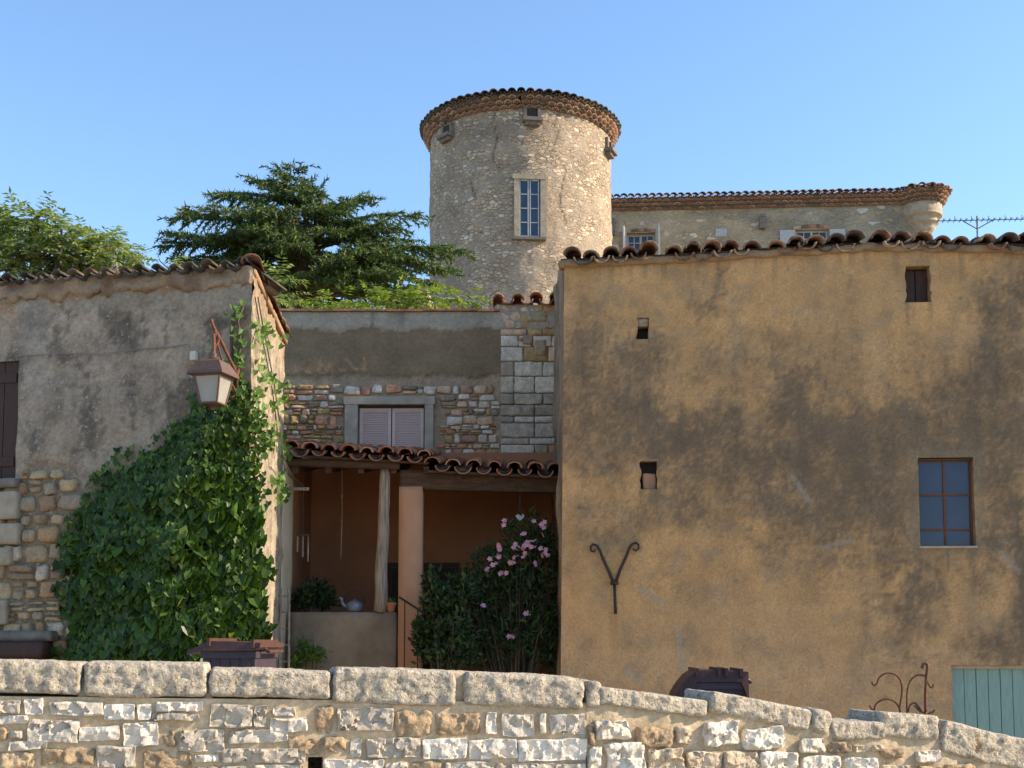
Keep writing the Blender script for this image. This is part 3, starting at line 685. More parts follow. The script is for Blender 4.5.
# ================================================================== MIDDLE HOUSE + PORCH
YM = 18.0; xm0 = at(262, 400, YM).x; xm1 = at(575, 400, YM).x; zt = at(400, 312, YM).z
mh = thing('village_house', ((xm0 + xm1) / 2, YM + 1.5, .3), 'stone and brown render house between the two others, with a tiled porch', 'house')
def pxm(uu, z): return proj(Vector((xm0 + uu, YM, z)))
def col_m(uu, z):
    px, py = pxm(uu, z); w1 = 3.5 * fbm(uu * 3, z * 3, 3) + 2.5 * fbm(uu * 12, z * 12, 3)
    pale = mixc((.42, .35, .265), (.31, .255, .19), fbm(uu * 2, z * 2) * .5 + .5)
    brown = mixc((.255, .175, .105), (.20, .14, .086), fbm(uu * 2.5, z * 2.5, 8) * .5 + .5)
    mort = mixc((.42, .31, .21), (.30, .215, .145), fbm(uu * 5, z * 5, 12) * .5 + .5)
    c = mixc(pale, brown, sstep(-1, 1, py - (329 + w1)))
    for bx in (373, 402): c = mixc(c, (.15, .13, .105), sstep(5, 0, abs(px - bx)) * sstep(335, 320, py) * .6)
    return mixc(c, mort, sstep(-1.5, 1.5, py - (376 + w1)))
def disp_m(uu, z):
    px, py = pxm(uu, z); w1 = 3.5 * fbm(uu * 3, z * 3, 3) + 2.5 * fbm(uu * 12, z * 12, 3)
    return fbm(uu * 2, z * 2, 14) * .007 + .012 * sstep(-1, 1, (329 + w1) - py) * 1.2 - .03 * sstep(-1.5, 1.5, py - (376 + w1)) + fbm(uu * 14, z * 14, 2) * .008
oA = (at(358, 430, YM).x - xm0, at(425, 430, YM).x - xm0, at(400, 462, YM).z, at(400, 405, YM).z, .12)
ztr = at(520, 305, YM).z; uq = at(500, 350, YM).x - xm0
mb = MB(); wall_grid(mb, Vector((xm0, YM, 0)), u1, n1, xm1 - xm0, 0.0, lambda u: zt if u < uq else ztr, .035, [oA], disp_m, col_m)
plainquad(mb, [(xm1, YM, 0), (xm1, YM + 3, 0), (xm1, YM + 3, ztr), (xm1, YM, ztr)]); plainquad(mb, [(xm0, YM + 3, 0), (xm0, YM, 0), (xm0, YM, zt), (xm0, YM + 3, zt)])
plainquad(mb, [(xm1, YM + 3, 0), (xm0, YM + 3, 0), (xm0, YM + 3, zt), (xm1, YM + 3, zt)])
wm = mb.build('wall', M['old_wall'], mh, smooth=True)
mb = MB(); uqx = xm0 + uq
def in_rub(u, v):
    px, py = pxm(u, v); w1 = 5 * noise.noise(Vector((u * 2, 0, 3)))
    if px > 497 or py < 381 + w1 + 3: return False
    if 341 < px < 440 and py > 394: return False
    return py < 480
rubble(mb, lambda a, b, d: Vector((xm0 + a, YM - (d - .012), b)), xm1 - xm0, 6.0, (.05, .15), (.08, .28), .010, .036, 12, in_rub)
mb.build('rubble_stone', M['rubble_mix'], wm, smooth=True, kind='stuff')
mb = MB(); m2 = MB(); z = at(520, 480, YM).z; rnd = random.Random(3)
xq0, xq1 = at(500.5, 400, YM).x, at(570, 400, YM).x
while z < ztr - .05:
    h = rnd.choice([.10, .14, .17, .22, .25]); h = min(h, ztr - z); x = xq0
    while x < xq1:
        l = rnd.choice([.2, .3, .42, .5]) if z < ztr - .9 else rnd.uniform(.12, .4)
        l = min(l, xq1 - x + .02)
        (m2 if (z > ztr - .8 and rnd.random() < .65) or (x > xq0 + .3 and rnd.random() < .35) else mb).rock(Vector((x + l / 2, YM + .06, z + h / 2)), Vector((l / 2 - .006, 0, 0)), Vector((0, .075, 0)), Vector((0, 0, h / 2 - .006)), .012, .025, .014, int(z * 100 + x * 37)); x += l
    z += h
mb.build('quoin', M['quoin'], wm, smooth=True, kind='stuff', label='dressed grey blocks up the right end')
m2.build('rubble_stone', M['rubble_mix'], wm, smooth=True, kind='stuff', label='mixed coloured stones among the grey blocks')
for i, (x0, y0, x1, y1) in enumerate([(522, 336, 533, 345), (527, 315, 546, 322), (534, 340, 546, 356), (519, 338, 524, 342)]):
    a, b = at(x0, y0, YM), at(x1, y1, YM); mb = MB(); mb.rock(Vector(((a.x + b.x) / 2, YM + .012, (a.z + b.z) / 2)), Vector(((b.x - a.x) / 2, 0, 0)), Vector((0, .05, 0)), Vector((0, 0, (a.z - b.z) / 2)), .02, .03, .01, i); mb.build('rubble_stone', M['stone_gold'], wm, smooth=True, label='orange stone near the top corner')
# coping and corner tiles
mb = MB(); x = xm0; rnd = random.Random(9)
while x < uqx - .02:
    l = min(rnd.uniform(.22, .32), uqx - x); zj = rnd.uniform(-.006, .006); mb.box((x, YM - .06, zt + .002 + zj), (x + l - .006, YM + .4, zt + .032 + zj)); x += l
mb.build('wall_coping', M['tile_red'], mh)
mb = MB(); tiled_eave(mb, (uqx - .02, YM - .02, ztr + .02), (xm1, YM - .02, ztr + .02), (0, 1, 0), .1, .24, 2, .095, .42, .012, .08, 31)
mb.build('corner_tile', M['tile_red'], mh, smooth=True, kind='stuff')
mb = MB(); mb.box((xm0 + .05, YM + .4, zt - .3), (xm1 - .05, YM + 2.95, zt - .2)); mb.build('roof', M['tile_top'], mh)
# window with closed shutters
wn = MB()
a, b = at(344, 397, YM), at(435, 397, YM); c, d = at(358, 405, YM), at(425, 405, YM); zb_ = at(400, 466, YM).z
wn.box((a.x, YM - .055, c.z + .003), (b.x, YM + .02, a.z)); wn.box((a.x + .02, YM - .05, zb_), (c.x, YM + .02, c.z)); wn.box((d.x, YM - .05, zb_), (b.x - .02, YM + .02, c.z))
win = wn.build('window', M['surround'], mh)
for s in (0, 1):
    mb = MB(); xa = c.x + .02 if s == 0 else (c.x + d.x) / 2 + .008; xb = (c.x + d.x) / 2 - .008 if s == 0 else d.x - .02
    z0, z1 = zb_, c.z - .04; w_ = .045
    for bx in ((xa, z0, xa + w_, z1), (xb - w_, z0, xb, z1)): mb.box((bx[0], YM + .045, bx[1]), (bx[2], YM + .085, bx[3]))
    mb.box((xa + w_, YM + .047, z1 - .05), (xb - w_, YM + .083, z1)); zz = z0
    while zz < z1 - .06: mb.hexa([(xa + w_, YM + .05, zz), (xb - w_, YM + .05, zz), (xb - w_, YM + .075, zz + .02), (xa + w_, YM + .075, zz + .02), (xa + w_, YM + .05, zz + .008), (xb - w_, YM + .05, zz + .008), (xb - w_, YM + .075, zz + .04), (xa + w_, YM + .075, zz + .04)]); zz += .033
    mb.build('shutter', M['shutter_grey'], win)
mb = MB(); mb.box((c.x + .005, YM + .045, c.z - .038), (d.x - .005, YM + .10, c.z - .002)); mb.build('window_frame', M['wood_dark'], win)
mb = MB(); mb.box((c.x + .002, YM + .105, zb_ - .05), (d.x - .002, YM + .118, c.z - .004)); mb.build('backing', M['dark'], win)

# porch
YP = 16.0; FZ = 1.02
xp0 = -2.98; xp1 = .52
mb = MB(); mb.box((xp0, YP + .1, -.1), (-1.12, YM - .04, FZ)); mb.build('porch_floor', M['cement'], mh)
mb = MB(); zu = at(400, 470, YM).z + .25; mb.box((xp0, YM - .045, FZ), (xp1 + .2, YM - .032, zu)); mb.box((-1.1, YM - .045, -.1), (xp1 + .2, YM - .032, FZ - .001)); mb.build('porch_wall', M['salmon_dark'], mh)
mb = MB(); mb.rock(Vector((xp0, 16.0, 1.95)), Vector((.09, 0, 0)), Vector((0, .42, 0)), Vector((0, 0, 2.1)), .02, .07, .012, 2)  # front end only: paler colour stands for the sunlit patch
mb.build('porch_wall', M['lit_cream_render'], mh, smooth=True, label='cream end of the porch side wall, coloured for its sunlit patch')
mb = MB(); mb.box((xp0 - .09, 16.43, -.1), (xp0 + .07, YM - .05, 4.1)); mb.build('porch_wall', M['salmon_dark'], mh)  # rest of the side wall, darker colour stands for shade
pt, pb = at(300, 612, YP), at(300, 680, YP); a = at(291, 640, YP).x; b = at(397, 640, YP).x
mb = MB(); mb.rock(Vector(((a + b) / 2, YP, (pt.z - .1) / 2)), Vector(((b - a) / 2, 0, 0)), Vector((0, .1, 0)), Vector((0, 0, (pt.z + .1) / 2)), .015, .09, .008, 6)
mb.build('porch_parapet', M['cement'], mh, smooth=True)
a, b = at(399, 500, YP - .05), at(423, 500, YP - .05); zp = at(400, 487, YP).z
mb = MB(); mb.rock(Vector(((a.x + b.x) / 2, YP + .05, zp / 2)), Vector(((b.x - a.x) / 2, 0, 0)), Vector((0, .15, 0)), Vector((0, 0, zp / 2)), .012, .09, .006, 7)
mb.build('pillar', M['salmon'], mh, smooth=True)
mb = MB(); q0, q1 = at(380, 612, YP - .05), at(385.5, 466, YP - .05); pts = [q0.lerp(q1, i / 12) + Vector((noise.noise(Vector((i * .4, 1, 0))) * .02, 0, 0)) for i in range(13)]
mb.tube(pts, [.088 - .02 * i / 12 + .006 * noise.noise(Vector((i, 5, 0))) for i in range(13)], 10)
mb.build('post', M['wood_grey'], mh, smooth=True)
# porch roofs
def porch_roof(x0p, x1p, y0, y1, seed):
    YE = 15.72; a, b = at(x0p, y0, YE), at(x1p, y1, YE); sl = .17
    dk = MB(); L = YM - YE - .06
    dk.hexa([a + Vector((0, .06, -.05)), b + Vector((0, .06, -.05)), b + Vector((0, L, -.05 + sl * L)), a + Vector((0, L, -.05 + sl * L)),
             a + Vector((0, .06, -.02)), b + Vector((0, .06, -.02)), b + Vector((0, L, -.02 + sl * L)), a + Vector((0, L, -.02 + sl * L))])
    r_ = dk.build('porch_roof', M['wood_dark'], mh)
    mb = MB(); tiled_eave(mb, a + Vector((.05, .05, 0)), b + Vector((-.05, .05, 0)), (0, 1, 0), sl, .235, 7, .098, .42, .008, .06, seed)
    mb.build('roof_tile', M['tile_red'], r_, smooth=True, kind='stuff'); return a, b
porch_roof(286, 428, 452, 460, 5); porch_roof(428, 560, 468, 474, 6)
def beam(x0p, x1p, y0, y1, hh, Y, mat='wood_dark', dep=.09):
    a, b = at(x0p, y0, Y), at(x1p, y1, Y); mb = MB(); mb.rock((a + b) / 2, (b - a) / 2, Vector((0, dep, 0)), Vector((0, 0, hh)), .012, .05, .006, int(x0p)); mb.build('beam', M[mat], mh, smooth=True)
beam(287, 400, 462.5, 466, .05, 15.9); beam(400, 560, 480, 484, .125, 16.0)
mb = MB()
for k in range(9):
    x = xp0 + .2 + k * .42; z0 = at(400, 466 if x < -1.05 else 474, 15.85).z; mb.obox(Vector((x, 16.9, z0 + .13)), Vector((.035, 0, 0)), Vector((0, 1.03, .175)), Vector((0, 0, .045)))
mb.build('rafter', M['wood_dark'], mh)
# door at the back of the porch
a, b = at(385, 563, YM), at(460, 563, YM); z0 = FZ; dr = MB(); y_ = YM - .07
dr.box((a.x, y_, z0), (a.x + .06, YM - .046, a.z)); dr.box((b.x - .06, y_, z0), (b.x, YM - .046, a.z)); dr.box((a.x + .06, y_, a.z - .07), (b.x - .06, YM - .046, a.z))
do = dr.build('door', M['shutter_brown'], mh)
mb = MB(); mb.box((a.x + .062, YM - .056, z0), (b.x - .062, YM - .047, z0 + .8))
mx = (a.x + b.x) / 2
for xx in (a.x + .062, mx - .05, mx + .01, b.x - .11): mb.box((xx, YM - .062, z0 + .8), (xx + .045, YM - .047, a.z - .072))
mb.box((a.x + .11, YM - .06, z0 + 1.18), (b.x - .11, YM - .047, z0 + 1.22)); mb.build('door_leaf', M['shutter_brown'], do)
mb = MB(); mb.box((a.x + .07, YM - .0525, z0 + .8), (b.x - .07, YM - .0465, a.z - .075)); mb.build('pane', M['dark'], do)
mb = MB()
for k in range(5): mb.box((-1.119 + .3 * k, YP + .15, -.1), (-.82 + .3 * k, YM - .05, FZ - .17 * (k + 1)))
mb.build('step', M['cement'], mh)
# handrail
mb = MB(); h0, h1 = at(399, 597, 15.78), at(424, 613, 15.78); dd = (h1 - h0); h2 = h0 + dd * 2.6
mb.tube([h0, h1, h2], .014, 8)
for k in range(5):
    q = h0.lerp(h2, (k + .45) / 5); mb.tube([q, Vector((q.x, q.y, gz(q.x, q.y) - .1))], .008, 6)
hr_ = mb.build('handrail', M['iron'], mh)
# scaffold-like rod and hanging cord inside the porch
mb = MB(); mb.tube([at(284, 489, 15.6), at(309, 489, 15.65)], .022, 8); mb.build('rod', M['wood_grey'], mh, smooth=True)

# ================================================================== OCHRE HOUSE
YO = 15.0; xo0 = at(560, 500, YO).x; TO = R(4.5); oo = Vector((xo0, YO, 0))      # the house is turned slightly away from the sun
uo = Vector((math.cos(TO), -math.sin(TO), 0)); no = Vector((-math.sin(TO), -math.cos(TO), 0))
def ato(px, py, Y=YO):       # a point of the facade in the house's own (unturned) frame
    P = on_plane(px, py, oo, no); return Vector((xo0 + (P - oo).dot(uo), Y, P.z))
WO = ato(1200, 500).x - xo0
oh = thing('village_house', (xo0, YO, -.5), 'large ochre rendered house with sooty stains and a small barred window, at right', 'house')
tops_o = [(540, 263), (565, 262), (700, 256), (780, 250), (885, 245), (1024, 247), (1220, 247)]
def pxo(uu, z): return proj(oo + uo * uu + Vector((0, 0, z)))
def topo(u):
    px, _ = proj(oo + uo * u + Vector((0, 0, 6))); return ato(px, interp(tops_o, px)).z
blobs = [(640,400,110,55,.75),(600,355,60,45,.5),(720,290,10,40,.95),(741,280,7,28,.6),(765,365,55,40,.6),(700,440,150,45,.9),(820,430,120,45,1.0),(900,440,90,50,.85),(985,340,26,85,.9),(1018,300,22,95,.8),(990,430,60,60,.95),
 (860,510,75,60,.85),(905,600,38,55,.95),(1012,560,26,130,.95),(770,500,80,55,.6),(690,520,60,30,.45),(620,530,28,20,.5),(848,300,9,50,.5),(1000,642,60,22,.7),(560,380,40,80,.35),(655,560,18,50,.35),(820,345,14,18,.4),(945,570,60,25,.5),(790,560,50,40,.35),(650,480,70,30,.4),(905,345,40,15,.3),(740,640,60,20,.1)]
clean = [(690,378,22,14,.8),(668,398,14,9,.6),(720,392,26,10,.6),(800,300,120,60,.5),(960,595,26,35,.7),(880,578,30,10,.9),(700,620,160,60,.6),(760,395,30,40,.5),(620,290,60,30,.5),(612,480,30,14,.6),(690,555,28,22,.7)]
scr = [((792,475),(812,505),1.6),((822,548),(850,540),1.5),((678,630),(684,668),3.0),((626,670),(640,680),3.0),((640,588),(662,602),2.5),((1000,552),(1020,572),2),((632,468),(655,460),1.2)]
def segd(px, py, a, b):
    ax, ay = a; bx, by = b; t = max(0, min(1, ((px - ax) * (bx - ax) + (py - ay) * (by - ay)) / ((bx - ax) ** 2 + (by - ay) ** 2)))
    return math.hypot(px - ax - t * (bx - ax), py - ay - t * (by - ay))
def col_o(uu, z):
    px, py = pxo(uu, z); wx = px + 30 * fbm(uu * 1.6, z * 1.2, 5) + 6 * fbm(uu * 9, z * 7, 6); wy = py + 26 * fbm(uu * 1.6, z * 1.2, 15) + 7 * fbm(uu * 9, z * 7, 16)
    s = 0.0
    for (cx, cy, rx, ry, k) in blobs:
        d = ((wx - cx) / rx) ** 2 + ((wy - cy) / ry) ** 2
        if d < 6: s = s + (1 - s) * k * math.exp(-d * .9)
    for (cx, cy, rx, ry, k) in clean:
        d = ((wx - cx) / rx) ** 2 + ((wy - cy) / ry) ** 2
        if d < 6: s *= 1 - k * math.exp(-d * 1.1)
    n_ = fbm(uu * 3, z * 2.4, 25) * .42 + fbm(uu * 14, z * 11, 35) * .30
    st_ = fbm(uu * 6, z * .7, 95); m_ = sstep(.04, 1.12, s * (1 + .12 * st_) + n_ * .62 + .03 * st_ + .30 * fbm(uu * 22, z * 18, 44))
    base = mixc((.68, .395, .17), (.59, .355, .165), sstep(-.3, .4, fbm(uu * 1.3, z * 1.3, 41)))
    base = mixc(base, (.62, .40, .215), sstep(580, 680, py) * .6)
    base = mixc(base, (.38, .28, .175), sstep(.0, .5, fbm(uu * 3, z * 3, 61)) * .45)
    c = mixc(base, (.175, .132, .09), m_ * .9)
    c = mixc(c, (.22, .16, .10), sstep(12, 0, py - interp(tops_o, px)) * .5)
    for (a, b, r) in scr:
        d = segd(px, py, a, b)
        if d < r * 2.4: c = mixc(c, (.40, .37, .32), sstep(r * 1.5, r * .4, d + 1.5 * fbm(uu * 20, z * 20)) * .55)
    ru = fbm(uu * 9, 0, 55) ; ln = 22 + 60 * abs(fbm(uu * 4, 0, 66)); dpt = py - interp(tops_o, px)
    c = mixc(c, (.15, .12, .09), sstep(.10, .34, ru) * sstep(ln, ln * .3, dpt) * .3)
    for (sx, sy, sw, sl) in ((919, 547, 4, 60), (973, 547, 5, 75), (948, 549, 3, 30), (657, 489, 3, 26), (641, 489, 2.5, 18), (930, 302, 3, 34), (907, 302, 3, 25), (650, 339, 2.5, 20)):
        if sy < py < sy + sl: c = mixc(c, (.14, .11, .085), sstep(sw, 0, abs(px - sx + 1.5 * fbm(0, z * 5, sx))) * (1 - (py - sy) / sl) * .6)
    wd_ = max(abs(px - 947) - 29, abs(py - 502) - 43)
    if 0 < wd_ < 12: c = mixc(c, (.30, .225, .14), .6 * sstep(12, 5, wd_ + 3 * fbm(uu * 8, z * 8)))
    if 610 < px < 618 and 612 < py < 680: c = mixc(c, (.34, .17, .06), .35 * sstep(680, 612, py))
    return c
def disp_o(uu, z):
    return fbm(uu * .6, z * .6, 71) * .008 + fbm(uu * 5, z * 5, 81) * .0035 + fbm(uu * 16, z * 16, 91) * .0042
def opx(x0, y0, x1, y1, dep):
    a, b = ato(x0, y0, YO), ato(x1, y1, YO); return (a.x - xo0, b.x - xo0, b.z, a.z, dep)
opw = opx(918, 459, 976, 546, .16); opd = opx(951, 665, 1110, 900, .14)
opn = [opx(636, 318, 649, 339, .2), opx(640, 461, 657, 489, .2), opx(905, 266, 931, 302, .3)]
opd = (opd[0], opd[1], gz(5.8, 15) - .05, opd[3], .14)
mb = MB(); 
def lean(u, z):
    v = .06 * sstep(1.2, 0, u) * (z - 1) / 5
    for (a, b, c, d, _) in opn:
        if a - .15 < u < b + .15 and c - .15 < z < d + .15: v += .03 * noise.noise(Vector((u * 4, z * 9, 3))) + .008 * noise.noise(Vector((u * 20, z * 30, 3)))
    return v
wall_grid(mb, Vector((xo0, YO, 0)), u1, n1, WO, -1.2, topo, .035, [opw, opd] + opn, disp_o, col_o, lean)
# left return wall (faces the courtyard)
ZT0 = topo(0)
def col_r(uu, z):
    b = mixc((.40, .28, .175), (.22, .155, .10), sstep(-.3, .4, fbm(uu * 3, z * .8, 3))); return b
wall_grid(mb, Vector((xo0 + .004 - .47, YO + 6, 0)), Vector((.0787, -1, 0)), Vector((-1, -.0787, 0)), 6.0, -.2, lambda u: ZT0 + .16 * (6 - u) if u > 2.5 else ZT0 + .16 * (u + 1), .05, (), lambda a, z: (fbm(a * 2, z * 1, 12) * .05 + .02) * min(1, (5.985 - a) * 4) - .06 * (z - 1) / 5, col_r, lambda u, z: 0)
xo1 = xo0 + WO
plainquad(mb, [(xo1, YO, -1.2), (xo1, YO + 6, -1.2), (xo1, YO + 6, 6.2), (xo1, YO + 3.5, 6.7), (xo1, YO, 6.2)]); plainquad(mb, [(xo1, YO + 6, -1.2), (xo0 - .47, YO + 6, -1.2), (xo0 - .47, YO + 6, 6.2), (xo1, YO + 6, 6.2)])
wo = mb.build('wall', M['ochre'], oh, smooth=True)
for (a, b, c, d, dep) in opn:
    mb = MB(); mb.box((xo0 + a - .06, YO + dep - .012, c - .04), (xo0 + b + .06, YO + dep, d + .04)); mb.build('vent', M['dark'], oh)
a, b, c, d, dep = opn[0]; mb = MB(); mb.rock(Vector((xo0 + (a + b) / 2, YO + .08, d - .055)), Vector(((b - a) / 2 - .004, 0, 0)), Vector((0, .07, 0)), Vector((0, 0, .05)), .02, .015, .01, 3); mb.build('lit_vent_block', M['stone_gold'], oh, smooth=True)  # gold block added for the lit top of the niche
a, b, c, d, dep = opn[1]; mb = MB(); mb.rock(Vector((xo0 + (a + b) / 2 + .01, YO + .13, c + .10)), Vector(((b - a) / 2 - .02, 0, 0)), Vector((0, .06, 0)), Vector((0, 0, .10)), .02, .015, .01, 5); mb.build('lit_vent_block', M['salmon'], oh, smooth=True)  # salmon block added for the orange-lit lower part of the hole
a, b, c, d, dep = opn[2]; mb = MB()
for k in range(2): mb.box((xo0 + lerp(a, b, k / 2) + .006, YO + .14, c + .005), (xo0 + lerp(a, b, (k + 1) / 2) - .006, YO + .16, d - .02))
mb.build('shutter', M['shutter_brown'], oh)
# window
a, b, c, d, dep = opw; X0, X1 = xo0 + a, xo0 + b; fm = MB(); ft = .022; yf = YO + .10
fm.box((X0 + .003, yf, c), (X0 + ft, yf + .03, d)); fm.box((X1 - ft, yf, c), (X1 - .003, yf + .03, d)); fm.box((X0 + ft, yf + .001, d - ft), (X1 - ft, yf + .029, d)); fm.box((X0 + ft, yf + .001, c), (X1 - ft, yf + .029, c + .02))
xmid = (X0 + X1) / 2; fm.box((xmid - .013, yf - .002, c + .02), (xmid + .013, yf + .026, d - ft))
for yy in (494, 529): zz = ato(940, yy, YO).z; fm.box((X0 + ft, yf - .005, zz - .011), (xmid - .014, yf + .02, zz + .011)); fm.box((xmid + .014, yf - .005, zz - .011), (X1 - ft, yf + .02, zz + .011))
wf = fm.build('window', M['rust'], oh)
zr = [c + .02, ato(940, 529, YO).z, ato(940, 494, YO).z, d - ft]; rnd = random.Random(4)
for i in range(3):
    for s in (0, 1):
        mb = MB(); xa, xb = (X0 + ft, xmid - .013) if s == 0 else (xmid + .013, X1 - ft); t = rnd.uniform(-.003, .003)
        mb.hexa([(xa, yf + .012 + t, zr[i]), (xb, yf + .012 - t, zr[i]), (xb, yf + .016 - t, zr[i]), (xa, yf + .016 + t, zr[i]), (xa, yf + .012, zr[i + 1]), (xb, yf + .012, zr[i + 1]), (xb, yf + .016, zr[i + 1]), (xa, yf + .016, zr[i + 1])]); mb.build('pane', M['glass'], wf)
mb = MB(); mb.box((X0 - .005, yf + .045, c - .01), (X1 + .005, yf + .055, d + .01)); mb.build('backing', M['dark'], wf)
mb = MB(); mb.rock(Vector((xmid, YO + .04, c - .012)), Vector(((X1 - X0) / 2 + .02, 0, 0)), Vector((0, .07, 0)), Vector((0, 0, .015)), .008, .02, .004, 4); mb.build('window_sill', M['surround'], wf, smooth=True)
# teal plank shutter door
a, b, c, d, dep = opd; X0, X1 = xo0 + a, xo0 + b; mb = MB(); n = 12; rnd = random.Random(8)
dd = MB(); dd.box((X0 + .002, YO + .07, d - .045), (X1, YO + .13, d - .002)); dd.box((X0 + .002, YO + .07, c), (X0 + .03, YO + .13, d - .046)); dob = dd.build('door', M['surround'], oh, label='wide teal plank door seen above the wall')
for k in range(n):
    xa, xb = lerp(X0 + .032, X1, k / n), lerp(X0 + .032, X1, (k + 1) / n); t = rnd.uniform(-.003, .003); mb.box((xa + .004, YO + .10 + t, c), (xb - .004, YO + .125 + t, d - .047))
mb.build('plank', M['teal'], dob)
mb = MB(); mb.box((X0 + .03, YO + .1295, c), (X1, YO + .136, d - .047)); mb.build('backing', M['dark'], dob)
# iron wall anchor
mb = MB(); wp = lambda x, y: ato(x, y, YO - .045)
mb.tube([wp(x, y) for x, y in [(615.5, 614), (615, 600), (614.5, 584)]], .019, 8)
mb.tube([wp(x, y) for x, y in [(614, 584), (609, 572), (603, 559), (600, 551), (597, 546), (593, 544.5), (590.5, 547), (591, 551), (594, 552), (595.5, 549.5)]], [.019, .019, .018, .017, .016, .015, .014, .013, .012, .01], 8)
mb.tube([wp(x, y) for x, y in [(615, 584), (620, 570), (626, 557), (629, 549), (632, 544.5), (635.5, 543), (638.5, 545), (638.5, 549), (635.5, 551), (633, 549)]], [.019, .019, .018, .017, .016, .015, .014, .013, .012, .01], 8)
mb.tube([wp(610.5, 583), wp(618.5, 583)], .026, 8); mb.build('wall_anchor', M['iron'], oh, smooth=True)
# roof
rf = MB(); zf = lambda x: topo(max(0, x - xo0))
K = 12
for k in range(K):
    xa, xb = lerp(xo0 + .02, xo1, k / K), lerp(xo0 + .02, xo1, (k + 1) / K)
    for (ya, yb, sa, sb) in ((YO, YO + 3.5, 0, .56), (YO + 3.5, YO + 6, .56, 0)):
        rf.hexa([(xa, ya, zf(xa) + sa), (xb, ya, zf(xb) + sa), (xb, yb, zf(xb) + sb), (xa, yb, zf(xa) + sb), (xa, ya, zf(xa) + sa + .04), (xb, ya, zf(xb) + sa + .04), (xb, yb, zf(xb) + sb + .04), (xa, yb, zf(xa) + sb + .04)])
ro = rf.build('roof', M['wood_dark'], oh)
mb = MB()
for k in range(6):
    xa, xb = lerp(xo0 + .06, xo1, k / 6), lerp(xo0 - .02, xo1, (k + 1) / 6)
    tiled_eave(mb, (xa + .12, YO + .02, zf(xa) + .0), (xb - .14, YO + .02, zf(xb) + .0), (0, 1, 0), .16, .22, 11, .106, .43, .034, .13, 40 + k, .022)
mb.build('roof_tile', M['tile'], ro, smooth=True, kind='stuff')
mb = MB(); mb.rock(Vector((xo0 + WO / 2, YO + .04, 0)), Vector((WO / 2, 0, 0)), Vector((0, .085, 0)), Vector((0, 0, .045)), .02, .04, .03, 8, 0, 9, lambda P: P + Vector((0, 0, zf(P.x) - .035 + .03 * noise.noise(Vector((P.x * 5, 0, 0))))))
mb.c = [mixc((.36, .24, .13), (.22, .15, .095), noise.noise(Vector(v) * 4) * .5 + .5) for v in mb.v]; mb.build('eave_bedding', M['old_wall'], oh, smooth=True)

oh.rotation_euler = (0, 0, -TO)

# ================================================================== TOWER
TC = at(520.5, 200, 45.0); TR = 93.0 / F * 45.0 * .997; TZ = 7.2; ZE = at(520, 147, 45.0).z
tw = thing('round_tower', (TC.x, TC.y, TZ), 'tall round rubble stone tower with a tiled cornice, sunlit on its right half', 'tower')
cracks = [[(501, 104), (493, 118), (497, 138), (492, 160), (500, 170)], [(545, 120), (560, 128), (553, 150), (566, 168), (560, 200), (566, 225)], [(470, 180), (476, 200)], [(560, 110), (556, 122)]]
def tpos(a, z, r=None): r = r or TR; return Vector((TC.x + r * math.sin(a), TC.y - r * math.cos(a), z))
mb = MB(); mb.c = []; NA = 300; NZ = 130; z0 = TZ; z1 = ZE + .1
for j in range(NZ + 1):
    z = lerp(z0, z1, (j / NZ))
    for i in range(NA):
        a = 2 * math.pi * i / NA; r = TR + fbm(math.sin(a) * 6, math.cos(a) * 6, z * 2) * .035 + .03 * (1 - (z - z0) / (z1 - z0)); p = tpos(a, z, r); mb.v.append(tuple(p))
        fr = math.cos(a) > 0
        c = (1, 1, 1)
        if fr:
            px, py = proj(p); g = .82 + .5 * (fbm(a * 3, z * .8, 4) * .5 + .3)
            c = (g, g * .98, g * .95)
            for pl in cracks:
                for s in range(len(pl) - 1):
                    d = segd(px, py, pl[s], pl[s + 1])
                    if d < 3: c = mixc(c, (.4, .35, .32), sstep(1.3, .2, d + .8 * noise.noise(Vector((px * .4, py * .4, 0)))))
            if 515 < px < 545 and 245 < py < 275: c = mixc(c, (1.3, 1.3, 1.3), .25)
        mb.c.append(c)
WINT = (.0, .0)
for j in range(NZ):
    for i in range(NA):
        i2 = (i + 1) % NA; mb.f.append((j * NA + i, j * NA + i2, (j + 1) * NA + i2, (j + 1) * NA + i))
twall = mb.build('wall', M['tower'], tw, smooth=True)
def genoise(mb, slab, cf, s0, s1, ds, z0, rows, rowh=.13, proj_=.12, r=.085, seed=1, first=.06):
    """corbelled rows of half-round tiles. cf(s, d) -> Vector xy, outward vector"""
    rnd = random.Random(seed)
    for k in range(rows):
        s = s0 + (ds / 2 if k % 2 else 0)
        while s < s1:
            p, n_ = cf(s, 0); P_ = Vector((p.x, p.y, z0 + k * rowh)); ln = first + proj_ * (k + 1) + rnd.uniform(-.012, .012)
            tile(mb, P_ + n_ * ln + Vector((0, 0, rnd.uniform(-.008, .008))), -n_, Vector((0, 0, 1)), r, r * .95, ln + .08, .022, True, 8); s += ds
